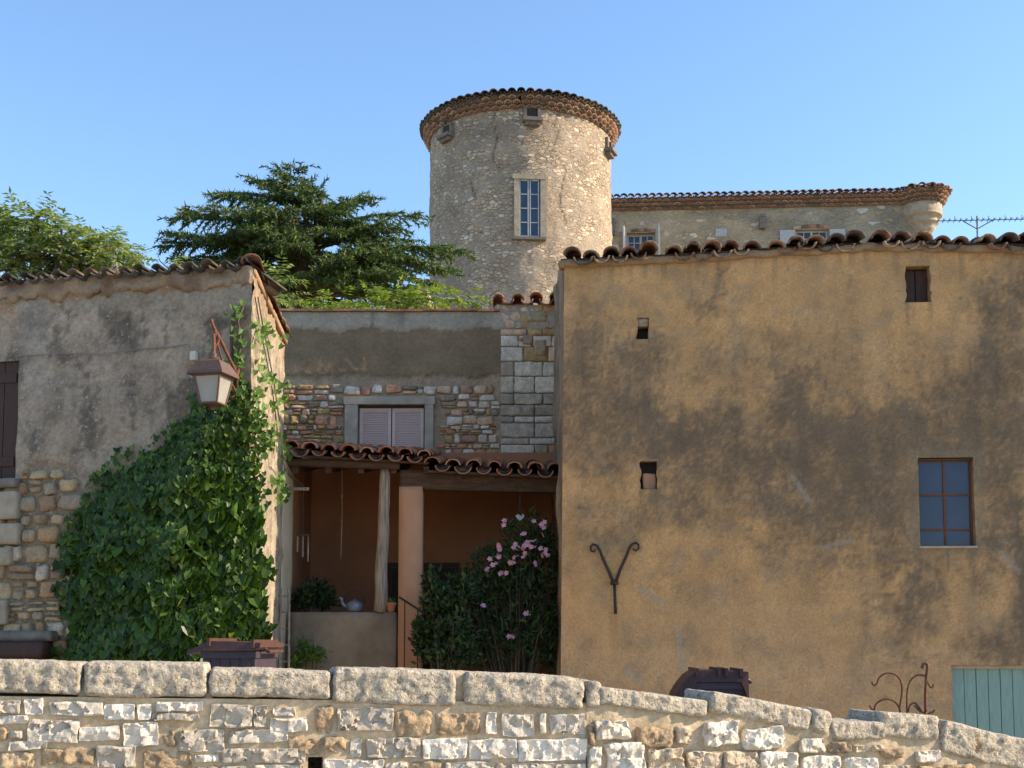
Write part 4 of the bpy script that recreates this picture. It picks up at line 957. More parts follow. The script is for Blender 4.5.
def eave_ring(name, parent, cf, s0, s1, ds, z0, rows, rowh, pj, mat, topmat, seed=1, topslope=.3, closed=False, first=.06):
    mb = MB(); genoise(mb, None, cf, s0, s1, ds, z0, rows, rowh, pj, ds * .46, seed, first)
    co = mb.build(name, M[mat], parent, smooth=True, kind='stuff')
    sl = MB(); n = max(2, int((s1 - s0) / (ds * 1.0)))
    for k in range(rows):
        zt_ = z0 + (k + 1) * rowh - .02; ln = first + pj * (k + 1) - .03
        ln2 = first + pj * (k + 1) - .055
        for i in range(n):
            a, b = lerp(s0, s1, i / n), lerp(s0, s1, (i + 1) / n); (p, na), (q, nb) = cf(a, 0), cf(b, 0)
            for (l_, za, zb2) in ((ln, zt_, zt_ + .016), (ln2 - .03, zt_ - rowh + .03, zt_ - .001)):
                A0, B0 = p - na * .12, q - nb * .12; A1, B1 = p + na * l_, q + nb * l_
                sl.hexa([(A0.x, A0.y, za), (A1.x, A1.y, za), (B1.x, B1.y, za), (B0.x, B0.y, za), (A0.x, A0.y, zb2), (A1.x, A1.y, zb2), (B1.x, B1.y, zb2), (B0.x, B0.y, zb2)])
    sl.build('cornice_bedding', M['bedding'], co)
    tp = MB(); rnd = random.Random(seed + 5); s = s0; zt_ = z0 + rows * rowh
    while s < s1:
        p, n_ = cf(s, 0); l_ = first + pj * (rows + 1); al = -n_ + Vector((0, 0, topslope))
        P0 = Vector((p.x, p.y, zt_ + .01)) + n_ * (l_ + rnd.uniform(-.03, .03))
        tile(tp, P0 + Vector((0, 0, .03 + rnd.uniform(-.012, .012))), al, Vector((0, 0, 1)), ds * .5, ds * .44, .8, .025, True, 6)
        p, n_ = cf(s + ds / 2, 0); tile(tp, Vector((p.x, p.y, zt_ + .045)) + n_ * l_, al, Vector((0, 0, 1)), ds * .42, ds * .4, .8, .02, False, 6); s += ds
    return co, tp
cfT = lambda s, d: (tpos(s / TR, 0), Vector((math.sin(s / TR), -math.cos(s / TR), 0)))
circ = 2 * math.pi * TR; dsT = circ / 72
co, tp = eave_ring('cornice', tw, cfT, 0, circ - dsT * .3, dsT, ZE, 3, .15, .075, 'tile_far', 'tile_top', 3, .3)
mb = MB(); zr_ = ZE + .45; mb.lathe((TC.x, TC.y, 0), [(TR + .2, zr_), (TR + .3, zr_ + .06), (.2, zr_ + 1.2), (.02, zr_ + 1.25)], 64); rt = mb.build('roof', M['tile_top'], tw)
tp.build('eave_tile', M['tile_top'], rt, smooth=True, kind='stuff')
# tower window
def tang(px): return math.asin(max(-1, min(1, (px - 520.5) / 93.3)))
def tframe(px, py, r_off=0.0):
    a = math.asin((px - 520.5) / 93.3); 
    z = at(px, py, TC.y - TR * math.cos(a)).z; return a, z
aw, zw0 = tframe(528, 238); _, zw1 = tframe(528, 180)
nT = Vector((math.sin(aw), -math.cos(aw), 0)); tT = Vector((math.cos(aw), math.sin(aw), 0)); wc = tpos(aw, 0); hwid = 13.0 / F * 41.7 ; zc = (zw0 + zw1) / 2; hh = (zw1 - zw0) / 2
fm = MB()
fm.obox(wc + nT * .02 + Vector((0, 0, zw1 + .08)), tT * (hwid + .14), nT * .12, Vector((0, 0, .085)))
win = fm.build('window', M['limestone'], tw)
mb = MB(); mb.obox(wc + nT * .05 + Vector((0, 0, zw0 - .05)), tT * (hwid + .14), nT * .14, Vector((0, 0, .045))); mb.build('window_sill', M['limestone_dark'], win)
mb = MB(); mb.obox(wc - nT * .03 + tT * (-hwid - .0) + Vector((0, 0, zc)), tT * .085, nT * .15, Vector((0, 0, hh))); mb.build('jamb', M['limestone'], win); mb = MB(); mb.obox(wc - nT * .03 + tT * (hwid + .06) + Vector((0, 0, zc)), tT * .11, nT * .13, Vector((0, 0, hh))); mb.build('jamb', M['limestone'], win)
mb = MB(); mb.obox(wc + nT * .035 + Vector((0, 0, zc)), tT * (hwid - .08), nT * .01, Vector((0, 0, hh))); mb.build('pane', M['glass_far'], win)
mb = MB()
for s in (-1, 1):
    for e in (-1, 1): mb.obox(wc + nT * .055 + tT * (s * (hwid - .08) / 2 + e * ((hwid - .08) / 2 - .035)) + Vector((0, 0, zc)), tT * .018, nT * .012, Vector((0, 0, hh)))
    for k in range(5): mb.obox(wc + nT * .055 + tT * (s * (hwid - .08) / 2) + Vector((0, 0, lerp(zw0 + .03, zw1 - .03, k / 4))), tT * ((hwid - .08) / 2 - .07), nT * .01, Vector((0, 0, (.015) if k % 4 else .03)))
mb.build('window_frame', M['grey_paint'], win)
# corbelled openings below the cornice
for (px, py) in ((449, 132), (531, 116), (609, 147)):
    a, z = tframe(min(px, 608), py); n_ = Vector((math.sin(a), -math.cos(a), 0)); t_ = Vector((math.cos(a), math.sin(a), 0)); c_ = tpos(a, z)
    mb = MB(); mb.obox(c_ + n_ * .10 + Vector((0, 0, -.20)), t_ * .33, n_ * .20, Vector((0, 0, .06))); mb.obox(c_ + n_ * .06 + Vector((0, 0, -.32)), t_ * .26, n_ * .14, Vector((0, 0, .06)))
    cn = mb.build('corbel', M['limestone_dark'], tw)
    mb = MB(); mb.obox(c_ + n_ * .02 + Vector((0, 0, .06)), t_ * .19, n_ * .03, Vector((0, 0, .19))); mb.build('opening', M['dark'], cn)
    for s in (-1, 1): mb = MB(); mb.obox(c_ + n_ * .04 + t_ * s * .24 + Vector((0, 0, .06)), t_ * .05, n_ * .07, Vector((0, 0, .2))); mb.build('jamb', M['limestone_dark'], cn)
# low roof beside the tower
hs = thing('outbuilding', at(405, 300, 36), 'low outbuilding with an old dark tiled roof, between cedar and tower', 'building'); hs.location.z = 7.0; WLOC[hs.name].z = 7.0
a, b = at(385, 296, 36), at(427, 284, 36)
mb = MB(); mb.hexa([(a.x, 36.1, 7.2), (b.x, 36.1, 7.2), (b.x, 39, 7.2), (a.x, 39, 7.2), (a.x, 36.1, a.z), (b.x, 36.1, b.z), (b.x, 39, b.z + .2), (a.x, 39, a.z + .2)]); mb.build('wall', M['limestone'], hs)
mb = MB(); tiled_eave(mb, a, b, (0, 1, 0), .28, .24, 7, .1, .42, .012, .1, 77); mb.build('roof', M['tile_top'], hs, smooth=True, kind='stuff')

# ================================================================== CHATEAU WING
A = at(598, 210, 53.5); B = at(930, 210, 52.6); uc = Vector((B.x - A.x, B.y - A.y, 0)); WC = uc.length; uc.normalize(); nc = Vector((uc.y, -uc.x, 0)); ZC = at(760, 205.5, 52.7).z
ch = thing('castle_wing', ((A.x + B.x) / 2, 55, 7), 'long stone castle wing with tiled cornice and round corner turret, right of the tower', 'building')
A0 = Vector((A.x, A.y, 0))
def chpt(px, py, off=0.0): q = on_plane(px, py, A0, nc); return q + nc * off
def col_c(uu, z):
    p = A0 + uc * uu + Vector((0, 0, z)); px, py = proj(p); g = .95 + .3 * fbm(uu * .5, z * .8, 8); c = (g * 1.08, g, g * .88)
    c = mixc(c, (g * .85, g * .88, g * .88), sstep(720, 800, px + 30 * fbm(uu, z)))
    return c
oc = []
for (x0, y0, x1, y1) in ((627, 234, 655, 268), (796, 230, 829, 268)):
    a, b = chpt(x0, y0), chpt(x1, y1); oc.append(((a - A0).dot(uc), (b - A0).dot(uc), b.z, a.z, .3))
mb = MB(); wall_grid(mb, A0, uc, nc, WC, 7.0, lambda u: ZC + .15, .09, oc, lambda a, z: fbm(a, z, 3) * .03, col_c)
e1 = A0 + uc * WC; e2 = e1 - nc * 8; e3 = A0 - nc * 8
for (p, q) in ((e1, e2), (e2, e3), (e3, A0)): plainquad(mb, [(p.x, p.y, 7), (q.x, q.y, 7), (q.x, q.y, ZC + .15), (p.x, p.y, ZC + .15)], (1, .95, .85))
cw = mb.build('wall', M['chateau'], ch, smooth=True)
# corner turret on corbels
tcn = e1 - nc * .25 - uc * .30; TR2 = .86; f_ = 52 / F
mb = MB(); prof = [(.05, -1.7), (.36, -1.35), (.46, -1.12), (.56, -1.05), (.52, -1.0), (.62, -.9), (.70, -.82), (.74, -.78), (.68, -.74), (.70, -.62), (.82, -.54), (.90, -.50), (.84, -.46), (TR2, -.40), (TR2, .16)]
mb.lathe((tcn.x, tcn.y, ZC), prof, 40); mb.build('turret', M['limestone'], ch, smooth=True)
S1 = WC - 1.12; AS = -math.acos(.25 / TR2)
def cfC(s, d):
    if s < S1: return A0 + uc * s, nc
    a = min(AS + (s - S1) / TR2, math.pi * .75); dirv = nc * math.cos(a) + uc * math.sin(a)
    return tcn + dirv * TR2, dirv
dsC = .31
co, tp = eave_ring('cornice', ch, cfC, .2, S1 + TR2 * 3.1, dsC, ZC, 3, .165, .085, 'tile_far', 'tile_top', 9, .28)
mb = MB(); zt_ = ZC + .5; r0 = [A0 + nc * .3, e1 + nc * .3 - uc * .2, e1 - nc * 8.3, A0 - nc * 8.3]; m0 = A0 - nc * 4 ; m1 = e1 - nc * 4 - uc * 4
mb.add([(p.x, p.y, zt_) for p in r0] + [(m0.x, m0.y, zt_ + 1.0), (m1.x, m1.y, zt_ + 1.0)], [(0, 1, 5, 4), (1, 2, 5), (2, 3, 4, 5), (3, 0, 4), (3, 2, 1, 0)])
rr = mb.build('roof', M['tile_top'], ch); tp.build('eave_tile', M['tile_far'], rr, smooth=True, kind='stuff')
# windows and shutters
for i, (a, b, c, d, dep) in enumerate(oc):
    o_ = A0 - nc * .22; sf = MB()
    n_ = 10; pts = []
    for k in range(n_ + 1):     # shallow brick arch head
        t = k / n_; pts.append((lerp(a - .12, b + .12, t), d + .10 * math.sin(math.pi * t)))
    for k in range(n_):
        (ua, za), (ub, zb2) = pts[k], pts[k + 1]; P0 = A0 + uc * ua + nc * .05; P1 = A0 + uc * ub + nc * .05; Q0 = A0 + uc * ua - nc * .1; Q1 = A0 + uc * ub - nc * .1
        sf.hexa([(P0.x, P0.y, za), (P1.x, P1.y, zb2), (Q1.x, Q1.y, zb2), (Q0.x, Q0.y, za), (P0.x, P0.y, za + .13), (P1.x, P1.y, zb2 + .13), (Q1.x, Q1.y, zb2 + .13), (Q0.x, Q0.y, za + .13)])
    wd = sf.build('window', M['tile_far'], ch)
    mb = MB(); mb.obox(o_ + uc * ((a + b) / 2) + Vector((0, 0, (c + d) / 2)), uc * ((b - a) / 2), nc * .01, Vector((0, 0, (d - c) / 2))); mb.build('pane', M['glass_far'], wd)
    mb = MB(); o2 = A0 - nc * .19
    for k in range(5): mb.obox(o2 + uc * lerp(a + .03, b - .03, k / 4) + Vector((0, 0, (c + d) / 2)), uc * (.05 if k in (0, 2, 4) else .018), nc * .015, Vector((0, 0, (d - c) / 2)))
    zz = d - .03
    while zz > c: mb.obox(o2 + uc * ((a + b) / 2) + Vector((0, 0, zz)), uc * ((b - a) / 2 - .05), nc * .012, Vector((0, 0, .045 if zz > d - .1 else .018))); zz -= .33
    mb.build('window_frame', M['grey_paint'], wd)
    for (s, e) in ((a, -1), (b, 1)):
        mb = MB()
        if i == 0: q = A0 + uc * (s + e * .12) + nc * .28; mb.obox(q + Vector((0, 0, (c + d) / 2 + .12)), nc * .27 + uc * e * .05, uc * .03, Vector((0, 0, (d - c) / 2 + .08)))
        else: q = A0 + uc * (s + e * .38) + nc * .06; mb.obox(q + Vector((0, 0, (c + d) / 2 - .02)), uc * .33, nc * .03, Vector((0, 0, (d - c) / 2)))
        mb.build('shutter', M['white_paint'] if i == 0 else M['grey_paint'], wd)
mb = MB(); q = chpt(762, 224, .12); mb.obox(q, uc * .13, nc * .15, Vector((0, 0, .26))); mb.obox(q + Vector((0, 0, .3)) + nc * .05, uc * .10, nc * .12, Vector((0, 0, .06))); mb.build('stone_bracket', M['limestone_dark'], ch); mb = MB(); q = chpt(612, 222, .1); mb.lathe((q.x, q.y, q.z - .15), [(.1, -.5), (.12, 0), (.17, .1), (.12, .25), (.05, .3)], 12); mb.build('stone_bracket', M['limestone_dark'], ch, smooth=False)
mb = MB(); q = chpt(721, 233, .035); mb.obox(q, uc * .24, nc * .03, Vector((0, 0, .17))); mb.build('render_patch', M['grey_paint'], ch)

# ================================================================== ANTENNA
an = thing('tv_antenna', at(978, 240, 17.0), 'thin aerial with many short rods above the ochre house roof', 'antenna')
YA = 17.0; T = lambda x, y: at(x, y, YA)
mb = MB(); mb.tube([T(977, 216), T(978, 262)], .012, 8); mb.build('mast', M['alu'], an)
mb = MB(); mb.tube([T(936, 221), T(1030, 219)], .007, 6); mb.tube([T(963, 221), T(977, 229), T(993, 220)], .008, 6); bo = mb.build('boom', M['alu'], an)
for k in range(17):
    mb = MB(); q = T(938 + k * 5.6, 221 - k * .12); mb.tube([q + Vector((0, -.06, .01)), q + Vector((0, .06, -.01))], .005, 5)
    mb.tube([q, q + Vector((.0, 0, .035 if k % 3 else .06))], .005, 5); mb.build('rod', M['alu'], bo)

# ================================================================== VEGETATION
def leaf(mb, p, d, n_, L, W_, fold=.2, shape='ov'):
    d = d.normalized(); s = d.cross(n_)
    if s.length < 1e-4: s = d.cross(Vector((1, 0, 0)))
    s.normalize(); n_ = s.cross(d)
    if shape == 'heart':
        vs = [p + d * L * .08, p + s * W_ * .5 - d * L * .04 + n_ * fold * W_, p + s * W_ * .42 + d * L * .5 + n_ * fold * W_ * .8, p + d * L, p - s * W_ * .42 + d * L * .5 + n_ * fold * W_ * .8, p - s * W_ * .5 - d * L * .04 + n_ * fold * W_]
        mb.add(vs, [(0, 1, 2, 3), (0, 3, 4, 5)])
    elif shape == 'ov':
        vs = [p, p + s * W_ * .5 + d * L * .45 + n_ * fold * W_ * .5, p + d * L - n_ * L * .1, p - s * W_ * .5 + d * L * .45 + n_ * fold * W_ * .5]
        mb.add(vs, [(0, 1, 2), (0, 2, 3)])
    else:
        mb.add([p - s * W_ * .5, p + s * W_ * .5, p + d * L], [(0, 1, 2)])
def rv(rnd, s=1.0): return Vector((rnd.gauss(0, s), rnd.gauss(0, s), rnd.gauss(0, s)))
def inpoly(x, y, poly):
    c = False; j = len(poly) - 1
    for i in range(len(poly)):
        xi, yi = poly[i]; xj, yj = poly[j]
        if (yi > y) != (yj > y) and x < (xj - xi) * (y - yi) / (yj - yi) + xi: c = not c
        j = i
    return c
def polyd(x, y, poly): return min(segd(x, y, poly[i], poly[i - 1]) for i in range(len(poly)))

# --- ivy on the left house
ivy = thing('climbing_vine', (C0.x - .6, 12.3, gz(-3.2, 12.3)), 'dense dark green climbing vine heaped against the grey house below the lantern', 'climber')
poly = [(238, 378), (252, 398), (262, 420), (266, 432), (262, 450), (258, 470), (258, 500), (257, 540), (262, 570), (260, 600), (264, 640), (266, 700), (66, 700), (68, 655), (86, 632), (82, 605), (74, 585), (80, 570), (72, 550), (84, 530), (86, 515), (98, 500), (106, 486), (120, 474), (130, 464), (152, 455), (170, 440), (182, 425), (198, 412), (205, 400), (222, 392), (230, 378)]
rnd = random.Random(11); mb = MB(); ml = MB(); cnt = 0
while cnt < 13500:
    px, py = rnd.uniform(45, 290), rnd.uniform(355, 700); nn = noise.noise(Vector((px * .05, py * .05, 0)))
    ins = inpoly(px, py, poly); dd = polyd(px, py, poly) * (1 if ins else -1)
    if dd < (-14 if px < 240 else -7) + 8 * nn or (dd < 0 and rnd.random() < .80): continue
    cnt += 1
    bul = sstep(-5, 60, dd) * .42 + .05 + .20 * noise.noise(Vector((px * .03, py * .03, 5))) * sstep(0, 30, dd) + .05 * noise.noise(Vector((px * .1, py * .1, 5)))
    if px < 251: base = on_plane(px, py, C0, nl); nrm = nl
    else:
        base = on_plane(px, py, C0, nl); base.y += rnd.uniform(-.05, .25); base.x = max(base.x, C0.x + .02); nrm = nl; bul *= .7
    off = bul * (1 - .55 * rnd.random() ** 2.2) if rnd.random() < .8 else bul * rnd.random()
    p = base + nrm * max(.03, off)
    L = (rnd.uniform(.045, .085) + (.045 * rnd.random() if py > 500 else 0)) * (1.0 if py > 470 else .8) * (1.15 if rnd.random() < .2 else 1)
    d = Vector((rnd.gauss(0, .45), -.25 + rnd.gauss(0, .25), -1 + rnd.gauss(0, .3))); nv = (nrm * .9 + Vector((0, 0, .55)) + rv(rnd, .35))
    young = rnd.random() < (.45 if (dd < 8 and py < 470) else (.10 if nn > .15 else .03))
    leaf(ml if young else mb, p, d, nv, L, L * rnd.uniform(.85, 1.05), rnd.uniform(.02, .2), 'heart')
fo = mb.build('foliage', M['ivy'], ivy, kind='stuff')
# tendrils up the corner
for path in ([(232, 400), (236, 370), (243, 345), (240, 322), (246, 308)], [(246, 385), (255, 402), (262, 420), (275, 400), (284, 392)], [(243, 350), (252, 330), (262, 322), (272, 345)], [(262, 430), (276, 440), (286, 450), (284, 470)], [(270, 480), (282, 500)], [(244, 360), (258, 372), (268, 383), (284, 388)]):
    for k in range(38):
        t = rnd.random() * (len(path) - 1); i = int(t); t -= i; px = lerp(path[i][0], path[i + 1][0], t) + rnd.gauss(0, 4.5); py = lerp(path[i][1], path[i + 1][1], t) + rnd.gauss(0, 5)
        base = (on_plane(px, py, C0, nl) + nl * rnd.uniform(.02, .14)) if px < 249 else (on_plane(px, py, C0, ns) + ns * rnd.uniform(.02, .12))
        if base.y > 15.4: base.y = 15.4
        leaf(ml, base, Vector((rnd.gauss(0, .5), -.3, -1 + rnd.gauss(0, .4))), Vector((.5, -.8, .5)) + rv(rnd, .4), rnd.uniform(.05, .1), rnd.uniform(.05, .09), .1, 'heart')
ml.build('young_foliage', M['ivy_light'], ivy, kind='stuff', label='lighter yellow green young leaves')
mb = MB()
for path in ([(255, 660), (250, 560), (245, 470), (240, 400), (238, 370), (243, 345), (240, 322), (246, 306)], [(190, 660), (175, 580), (150, 500), (120, 470)], [(110, 660), (100, 590), (80, 540)], [(245, 440), (215, 420), (205, 402)]):
    mb.tube([on_plane(min(x, 247), y, C0, nl) + nl * .05 for x, y in path], [.022 - .014 * i / len(path) for i in range(len(path))], 6)
mb.build('stem', M['bark'], ivy, smooth=True)

# --- cedar
cy = 32.0; cb0 = at(303, 300, cy); trk = thing('cedar_tree', (cb0.x, cy, 7.5), 'dark spreading cedar with layered drooping branches, left of the tower', 'tree')
rnd = random.Random(21); tb = MB(); cr = MB()
apex = at(291, 161, cy); foot = Vector((cb0.x, cy, 7.4)); S = cy / F
spine = [foot, at(302, 300, cy), at(298, 260, cy), at(296, 215, cy), at(290, 180, cy), apex]
tb.tube(spine, [.30, .24, .18, .09, .03, .006], 10)
lead2 = [at(301, 290, cy), at(312, 255, cy + .4), at(318, 225, cy + .3), at(322, 198, cy)]; tb.tube(lead2, [.15, .11, .07, .02], 8)
def spray(p, d, L, scale=1.0):
    """a drooping fan of needles along a twig"""
    d = d.normalized(); n = max(3, int(L / .06)); q = Vector(p)
    for i in range(n):
        t = i / n; q = q + (d + Vector((0, 0, -.55 * t))) .normalized() * (L / n)
        for k in range(4):
            dv = d * rnd.uniform(.3, 1.0) + rv(rnd, .5) + Vector((0, 0, -.28)); leaf(cr, q, dv, rv(rnd), rnd.uniform(.09, .19) * scale, rnd.uniform(.028, .055), 0, 'bl')
def branch(p0, p1, sag=.10, dens=1.0, wid=.42):
    p0, p1 = Vector(p0), Vector(p1); D = p1 - p0; L = D.length; n = 7; pts = []
    for i in range(n + 1):
        t = i / n; q = p0.lerp(p1, t) + Vector((0, 0, math.sin(math.pi * t) * sag * L)) + Vector((noise.noise(p0 * 3 + Vector((t * 3, 0, 0))), noise.noise(p1 + Vector((0, t * 3, 0))), 0)) * .08 * L * t; pts.append(q)
    tb.tube(pts, [max(.008, .06 * (1 - t_ / (n + .5)) * min(1, L / 2)) for t_ in range(n + 1)], 5, False)
    m = int(L * 9 * dens) + 4
    for k in range(m):
        t = .22 + .78 * (k + rnd.random()) / m; x = t * n; i = min(n - 1, int(x)); q = pts[i].lerp(pts[i + 1], x - i)
        tl = max(.14, (1 - abs(t - .55) * 1.1) * wid * min(L, 2.6) * rnd.uniform(.5, 1.0)); side = 1 if k % 2 else -1
        hz = Vector((D.x, D.y, 0)).normalized(); sd = Vector((-hz.y, hz.x, 0)) * side
        spray(q, hz * rnd.uniform(.5, 1.0) + sd * rnd.uniform(.4, 1.1) + Vector((0, 0, rnd.uniform(-.1, .22))), tl)
    spray(pts[-2], D.normalized(), .45)
tips = [((297, 262), (156, 246), 0), ((297, 262), (163, 233), -.6), ((297, 245), (174, 219), .3), ((296, 232), (186, 212), -1), ((296, 222), (218, 197), 0), ((295, 210), (228, 194), .8), ((293, 196), (250, 178), 0), ((292, 188), (258, 182), .5),
 ((291, 178), (275, 170), 0), ((290, 172), (302, 168), 0), ((292, 185), (310, 190), .3), ((293, 190), (322, 196), -.5), ((320, 215), (376, 200), 0), ((318, 222), (362, 194), .7), ((316, 235), (415, 217), 0), ((314, 245), (400, 228), -1), ((312, 250), (408, 240), .9),
 ((310, 262), (462, 256), -.4), ((310, 265), (450, 250), .3), ((308, 272), (440, 272), -1.0), ((308, 270), (455, 272), -.8), ((306, 280), (425, 284), -1.5), ((302, 282), (200, 270), -1.2), ((302, 275), (180, 262), 0), ((302, 288), (215, 285), -1.5), ((302, 285), (240, 280), -2), ((303, 288), (380, 292), -2.2), ((303, 290), (270, 292), -2.4), ((320, 205), (335, 205), .2), ((319, 212), (345, 215), -.6), ((300, 270), (170, 275), .5)]
for (a, b, dy) in tips:
    branch(at(*a, cy), at(*b, cy + dy), rnd.uniform(.04, .12))
for k in range(125):
    t = rnd.random() ** 1.25; z_ = lerp(300, 185, t); x0 = interp([(185, 291), (215, 296), (300, 303)], z_) if rnd.random() < .6 else 314
    rad = interp([(190, 8), (205, 26), (222, 60), (245, 100), (300, 125)], z_) * S * rnd.uniform(.55, .95); az = rnd.uniform(0, 2 * math.pi)
    p0 = at(x0, max(z_, 205 if x0 == 314 else 180), cy); p1 = p0 + Vector((math.cos(az) * rad, math.sin(az) * rad, rnd.uniform(-.05, .35))); p0.z = round(p0.z / .62) * .62 + rnd.uniform(-.06, .06); branch(p0, p1, rnd.uniform(.03, .1), 1.0)
for k in range(26):
    q = at(291, lerp(163, 200, k / 26), cy); az = rnd.uniform(0, 6.28); spray(q, Vector((math.cos(az), math.sin(az), .35)), .25 + .02 * k)
tb.build('trunk', M['bark'], trk, smooth=True); cr.build('crown', M['cedar'], trk, kind='stuff')

# --- pinnate leaf tree (left) and saplings
def pinnate(mb, p, d, L, ll, rnd, lw=.32, pairs=5):
    d = d.normalized(); q = Vector(p); s = d.cross(Vector((0, 0, 1))); s = s.normalized() if s.length > .01 else Vector((1, 0, 0))
    for i in range(pairs):
        t = (i + 1) / pairs; q = q + (d + Vector((0, 0, -.7 * t))).normalized() * (L / pairs)
        for sg in (-1, 1):
            leaf(mb, q, s * sg + d * .5 + Vector((0, 0, -.35)) + rv(rnd, .15), Vector((0, 0, 1)) + rv(rnd, .4), ll * rnd.uniform(.75, 1.1), ll * lw, .15)
    leaf(mb, q, d + Vector((0, 0, -.8)), Vector((0, 0, 1)), ll, ll * lw, .15)
def leafy_tree(name, base, blobs_, n, L, ll, label, cat, mat, seed, trunk_r=.16, Y=22, group=None, lw=.34):
    rnd = random.Random(seed); t = thing(name, base, label, cat, group); tb = MB(); cr = MB(); base = Vector(base)
    tot = sum(b[2] * b[3] for b in blobs_)
    for (px, py, rx, ry, dy) in blobs_:
        c = at(px, py, Y + dy); fx, fz = rx * Y / F, ry * Y / F; mid = base.lerp(c, .5) + Vector((0, 0, .2)); tb.tube([base, mid, c + Vector((0, 0, -fz * .5))], [trunk_r, trunk_r * .6, trunk_r * .2], 7)
        m = max(6, int(n * rx * ry / tot))
        for k in range(m):
            v = rv(rnd).normalized(); rr_ = rnd.random() ** .38; q = c + Vector((v.x * fx * rr_, v.y * fx * rr_, v.z * fz * rr_))
            dv = Vector((v.x, v.y, v.z * .5 + .35)) + rv(rnd, .35)
            if k % 6 == 0: tb.tube([c + Vector((0, 0, -fz * .4)), c.lerp(q, .6), q], [trunk_r * .16, trunk_r * .1, .006], 4, False)
            pinnate(cr, q, dv, L * rnd.uniform(.7, 1.15), ll, rnd, lw)
    tb.build('trunk', M['bark'], t, smooth=True); cr.build('crown', M[mat], t, kind='stuff'); return t
leafy_tree('walnut_tree', tuple(at(40, 300, 24).xy) + (6.2,), [(32, 226, 20, 17, 0), (5, 232, 22, 24, .5), (62, 236, 16, 14, -.4), (50, 255, 38, 20, 0), (85, 248, 22, 16, .4), (108, 246, 18, 14, 0), (120, 256, 15, 13, -.5), (95, 264, 42, 14, .3), (15, 264, 35, 18, 0), (-25, 238, 25, 30, .5), (38, 216, 8, 7, 0)], 800, .36, .17, 'bright green broadleaf tree rising behind the roof of the grey house, far left', 'tree', 'walnut', 31, .16, 24, lw=.36)
leafy_tree('shrub', tuple(at(345, 320, 21).xy) + (6.0,), [(318, 304, 12, 8, 0), (345, 303, 22, 7, .3), (372, 302, 14, 7, 0)], 70, .28, .13, 'wide low bright green shrub behind the pale wall top, under the cedar', 'shrub', 'shrub', 32, .04, 21, 'plants behind the middle house wall')
leafy_tree('shrub', tuple(at(410, 318, 20.5).xy) + (6.0,), [(400, 300, 12, 8, 0), (418, 298, 13, 9, 0), (430, 302, 9, 6, .2)], 64, .26, .13, 'rounded bright green shrub nearest the tower foot behind the wall top', 'shrub', 'shrub', 33, .04, 20.5, 'plants behind the middle house wall')
leafy_tree('sapling', tuple(at(457, 318, 19.5).xy) + (5.9,), [(450, 296, 7, 4, 0), (463, 299, 7, 4, 0)], 16, .28, .12, 'small sapling with drooping leaves standing alone against the tower', 'plant', 'shrub', 34, .02, 19.5, 'plants behind the middle house wall')
leafy_tree('sapling', tuple(at(484, 318, 19.5).xy) + (5.9,), [(484, 304, 4, 2, 0)], 6, .14, .09, 'tiny green seedling beside the tiled corner of the wall top', 'plant', 'shrub', 35, .012, 19.5, 'plants behind the middle house wall')
leafy_tree('shrub', tuple(at(262, 330, 20).xy) + (5.8,), [(278, 285, 14, 18, 0), (270, 300, 20, 14, 0), (160, 258, 18, 6, 0)], 60, .28, .12, 'pale green shrub behind the corner of the grey house roof', 'shrub', 'walnut', 36, .04, 20, 'plants behind the middle house wall')

# --- oleander and dark bush in the courtyard
def bush(name, base, ell, n, mat, label, cat, seed, L=.13, Wd=.026, flowers=(), group=None):
    rnd = random.Random(seed); t = thing(name, base, label, cat, group); base = Vector(base); fo = MB(); st = MB(); fl = MB()
    tot = sum(e[3] * e[4] for e in ell)
    for (px, py, Y, rx, ry) in ell:
        c = at(px, py, Y); fx, fz = rx * Y / F, ry * Y / F
        for k in range(int(n * rx * ry / tot)):
            v = rv(rnd).normalized(); rr_ = rnd.random() ** .4; q = c + Vector((v.x * fx * rr_, v.y * min(fx, .5) * rr_, v.z * fz * rr_))
            if k % 16 == 0: st.tube([base + Vector((rnd.gauss(0, .1), rnd.gauss(0, .1), 0)), base.lerp(q, .55) + Vector((0, 0, .1)), q + Vector((0, 0, .12))], [.014, .009, .004], 4, False)
            for j in range(5): leaf(fo, q + rv(rnd, .03), Vector((v.x * .5, v.y * .5, .55)) + rv(rnd, .5), rv(rnd), L * rnd.uniform(.6, 1.15), Wd * rnd.uniform(.8, 1.3), .1)
    for (px, py, Y, s) in flowers:
        c = at(px, py, Y)
        for k in range(int(4.5 * s) + 1):
            q = c + rv(rnd, .05 * s)
            ax = (Vector((0, -1, .4)) + rv(rnd, .5)).normalized(); u_ = ax.cross(Vector((0, 0, 1))).normalized(); v_ = ax.cross(u_)
            for m in range(5):
                a = 2 * math.pi * m / 5; dv = u_ * math.cos(a) + v_ * math.sin(a); leaf(fl, q, dv + ax * .3, ax, .040, .036, .1)
    st.build('stem', M['bark'], t, smooth=True); fo.build('foliage', M[mat], t, kind='stuff')
    if flowers: fl.build('flower', M['petal'], t, kind='stuff', label='clusters of pink blooms')
YB = 15.6
